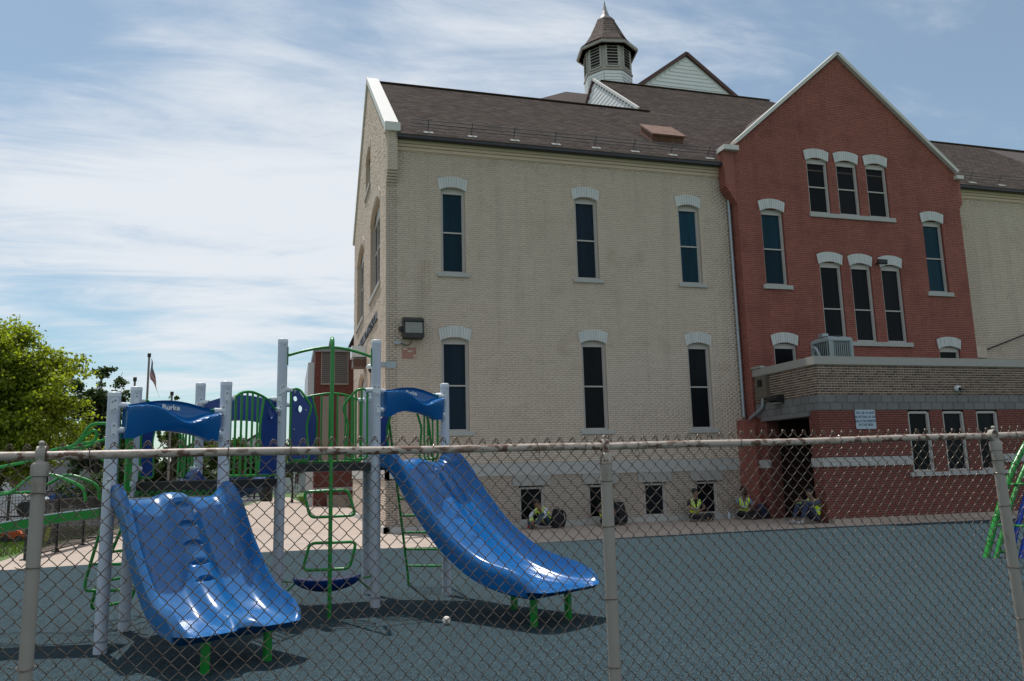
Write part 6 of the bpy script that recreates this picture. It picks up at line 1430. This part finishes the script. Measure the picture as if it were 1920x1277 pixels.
p = at(15, 1016, 22.0); t = thing('toy_car', 'orange and green plastic ride on toy on the grass by the black fence', 'toy', (p.x - .25, p.y + 1.3, .0))
mb = MB(); mb.prism([(-.25, -.17, .12), (-.28, -.17, .30), (-.05, -.17, .34), (.18, -.17, .33), (.28, -.17, .22), (.28, -.17, .12)], (0, .34, 0)); mb.build('toy_body', mat('orange_plastic', (.65, .10, .01), .4), t)
mb = MB(); mb.box((-.3, -.12, .34), (-.12, .12, .50)); mb.build('toy_seat', mat('lime_plastic', (.25, .5, .02), .4), t)
for x in (-.18, .18):
    for y in (-.18, .18): mb = MB(); mb.lathe([(.0, -.03), (.10, -.03), (.10, .03), (0, .03)], 12, (x, y, .1), M=Matrix.Rotation(math.radians(90), 3, 'X')); mb.build('toy_wheel', BLACKM, t)
# black notice case on the path
p = at(499, 938, 58); t = thing('litter_bin', 'tall black bin on the path below the middle deck', 'bin', (p.x, p.y, 0)); mb = MB(); mb.lathe([(.42, 0), (.45, .1), (.45, 1.25), (.42, 1.3)], 14); mb.build('bin_body', BLACKM, t, smooth=40); mb = MB(); mb.lathe([(.46, 1.3), (.46, 1.42), (.3, 1.55), (0, 1.58)], 14); mb.build('bin_lid', BLACKM, t, smooth=40)
# houses across the street
def house(label, px, Z, w, d, h, wallc, rz=0, roofh=2.2):
    b = at(px, 900, Z); t = thing('house', label, 'house', (b.x, b.y, 0), rz, 'houses across the street'); mb = MB(); mb.box((-w / 2, 0, 0), (w / 2, d, h)); mb.prism([(-w / 2, .01, h), (w / 2, .01, h), (0, .01, h + roofh)], (0, d - .02, 0)); mb.build('wall', wallc, t)
    mb = MB()
    for s_ in (-1, 1): mb.prism([(0, -.3, h + roofh + .12), (s_ * (w / 2 + .35), -.3, h - .12), (s_ * (w / 2 + .35), d + .3, h - .12), (0, d + .3, h + roofh + .12)], (0, 0, .14))
    mb.each('roof', SHING, parent=t)
    for x in (-w * .27, w * .27):
        for z in (1.0, 3.4):
            if z + 1.4 > h + .6: continue
            mb = MB(); mb.box((x - .5, -.06, z), (x + .5, .05, z + 1.4)); o = mb.build('window', STONE, t); mb = MB(); mb.box((x - .42, -.08, z + .08), (x + .42, -.055, z + 1.32)); mb.build('pane', PANE, o)
    mb = MB(); mb.box((-.5, -.07, 0), (.5, .05, 2.1)); mb.build('door', TRIMB, t)
    for k in range(int(h / .3)): pass
    return t
HWH = mat('white_siding', (.48, .48, .5), .6); HGR = mat('grey_siding', (.24, .24, .25), .7); HTN = mat('tan_siding', (.30, .25, .2), .7)
house('white gabled house at the end of the path', 492, 88, 7, 9, 4.6, HWH)
house('grey house behind the parked cars, left of the path', 395, 84, 8, 9, 4.2, HGR)
house('grey house behind the pickup truck at the left edge', 25, 72, 9, 9, 4.0, HGR)
house('tan house behind the dark tree', 190, 86, 9, 9, 3.6, HTN)
house('white low house partly hidden by the red brick hall', 552, 96, 7, 9, 3.6, HWH)
t = thing('picket_fence', 'white picket fence before the white gabled house', 'fence', (*at(470, 900, 80).xy, 0))
mb = MB(); mb.box((-4, .02, .3), (5, .06, .4)); mb.box((-4, .02, .8), (5, .06, .9)); mb.each('rail', HWH, parent=t); mb = MB()
for k in range(45): mb.box((-4 + .2 * k, 0, 0), (-4 + .2 * k + .11, .02, 1.05))
mb.each('picket', HWH, parent=t)
# roadside backdrop far away
tr = MB()
rs = np.random.RandomState(9); V, F = [], []
for k in range(26000):
    a = rs.uniform(-62, 4); R_ = rs.uniform(118, 150); x, y = R_ * math.sin(math.radians(a)), R_ * math.cos(math.radians(a)); hh = 4.5 + 2.0 * math.sin(a * .9) + 1.4 * math.sin(a * 2.3 + 1)
    z = rs.uniform(0, 1) ** .8 * hh; s = rs.uniform(.25, .6); i = len(V); n = rs.normal(0, 1, 3); n /= np.linalg.norm(n); t1 = np.cross(n, [0.3, .2, .9]); t2 = np.cross(n, t1); c = np.array([x, y, z])
    V += [c - t1 * s, c + t2 * s * .6, c + t1 * s, c - t2 * s * .6]; F.append((i, i + 1, i + 2, i + 3))
npmesh('distant_wood', V, F, LEAFD, kind='stuff')
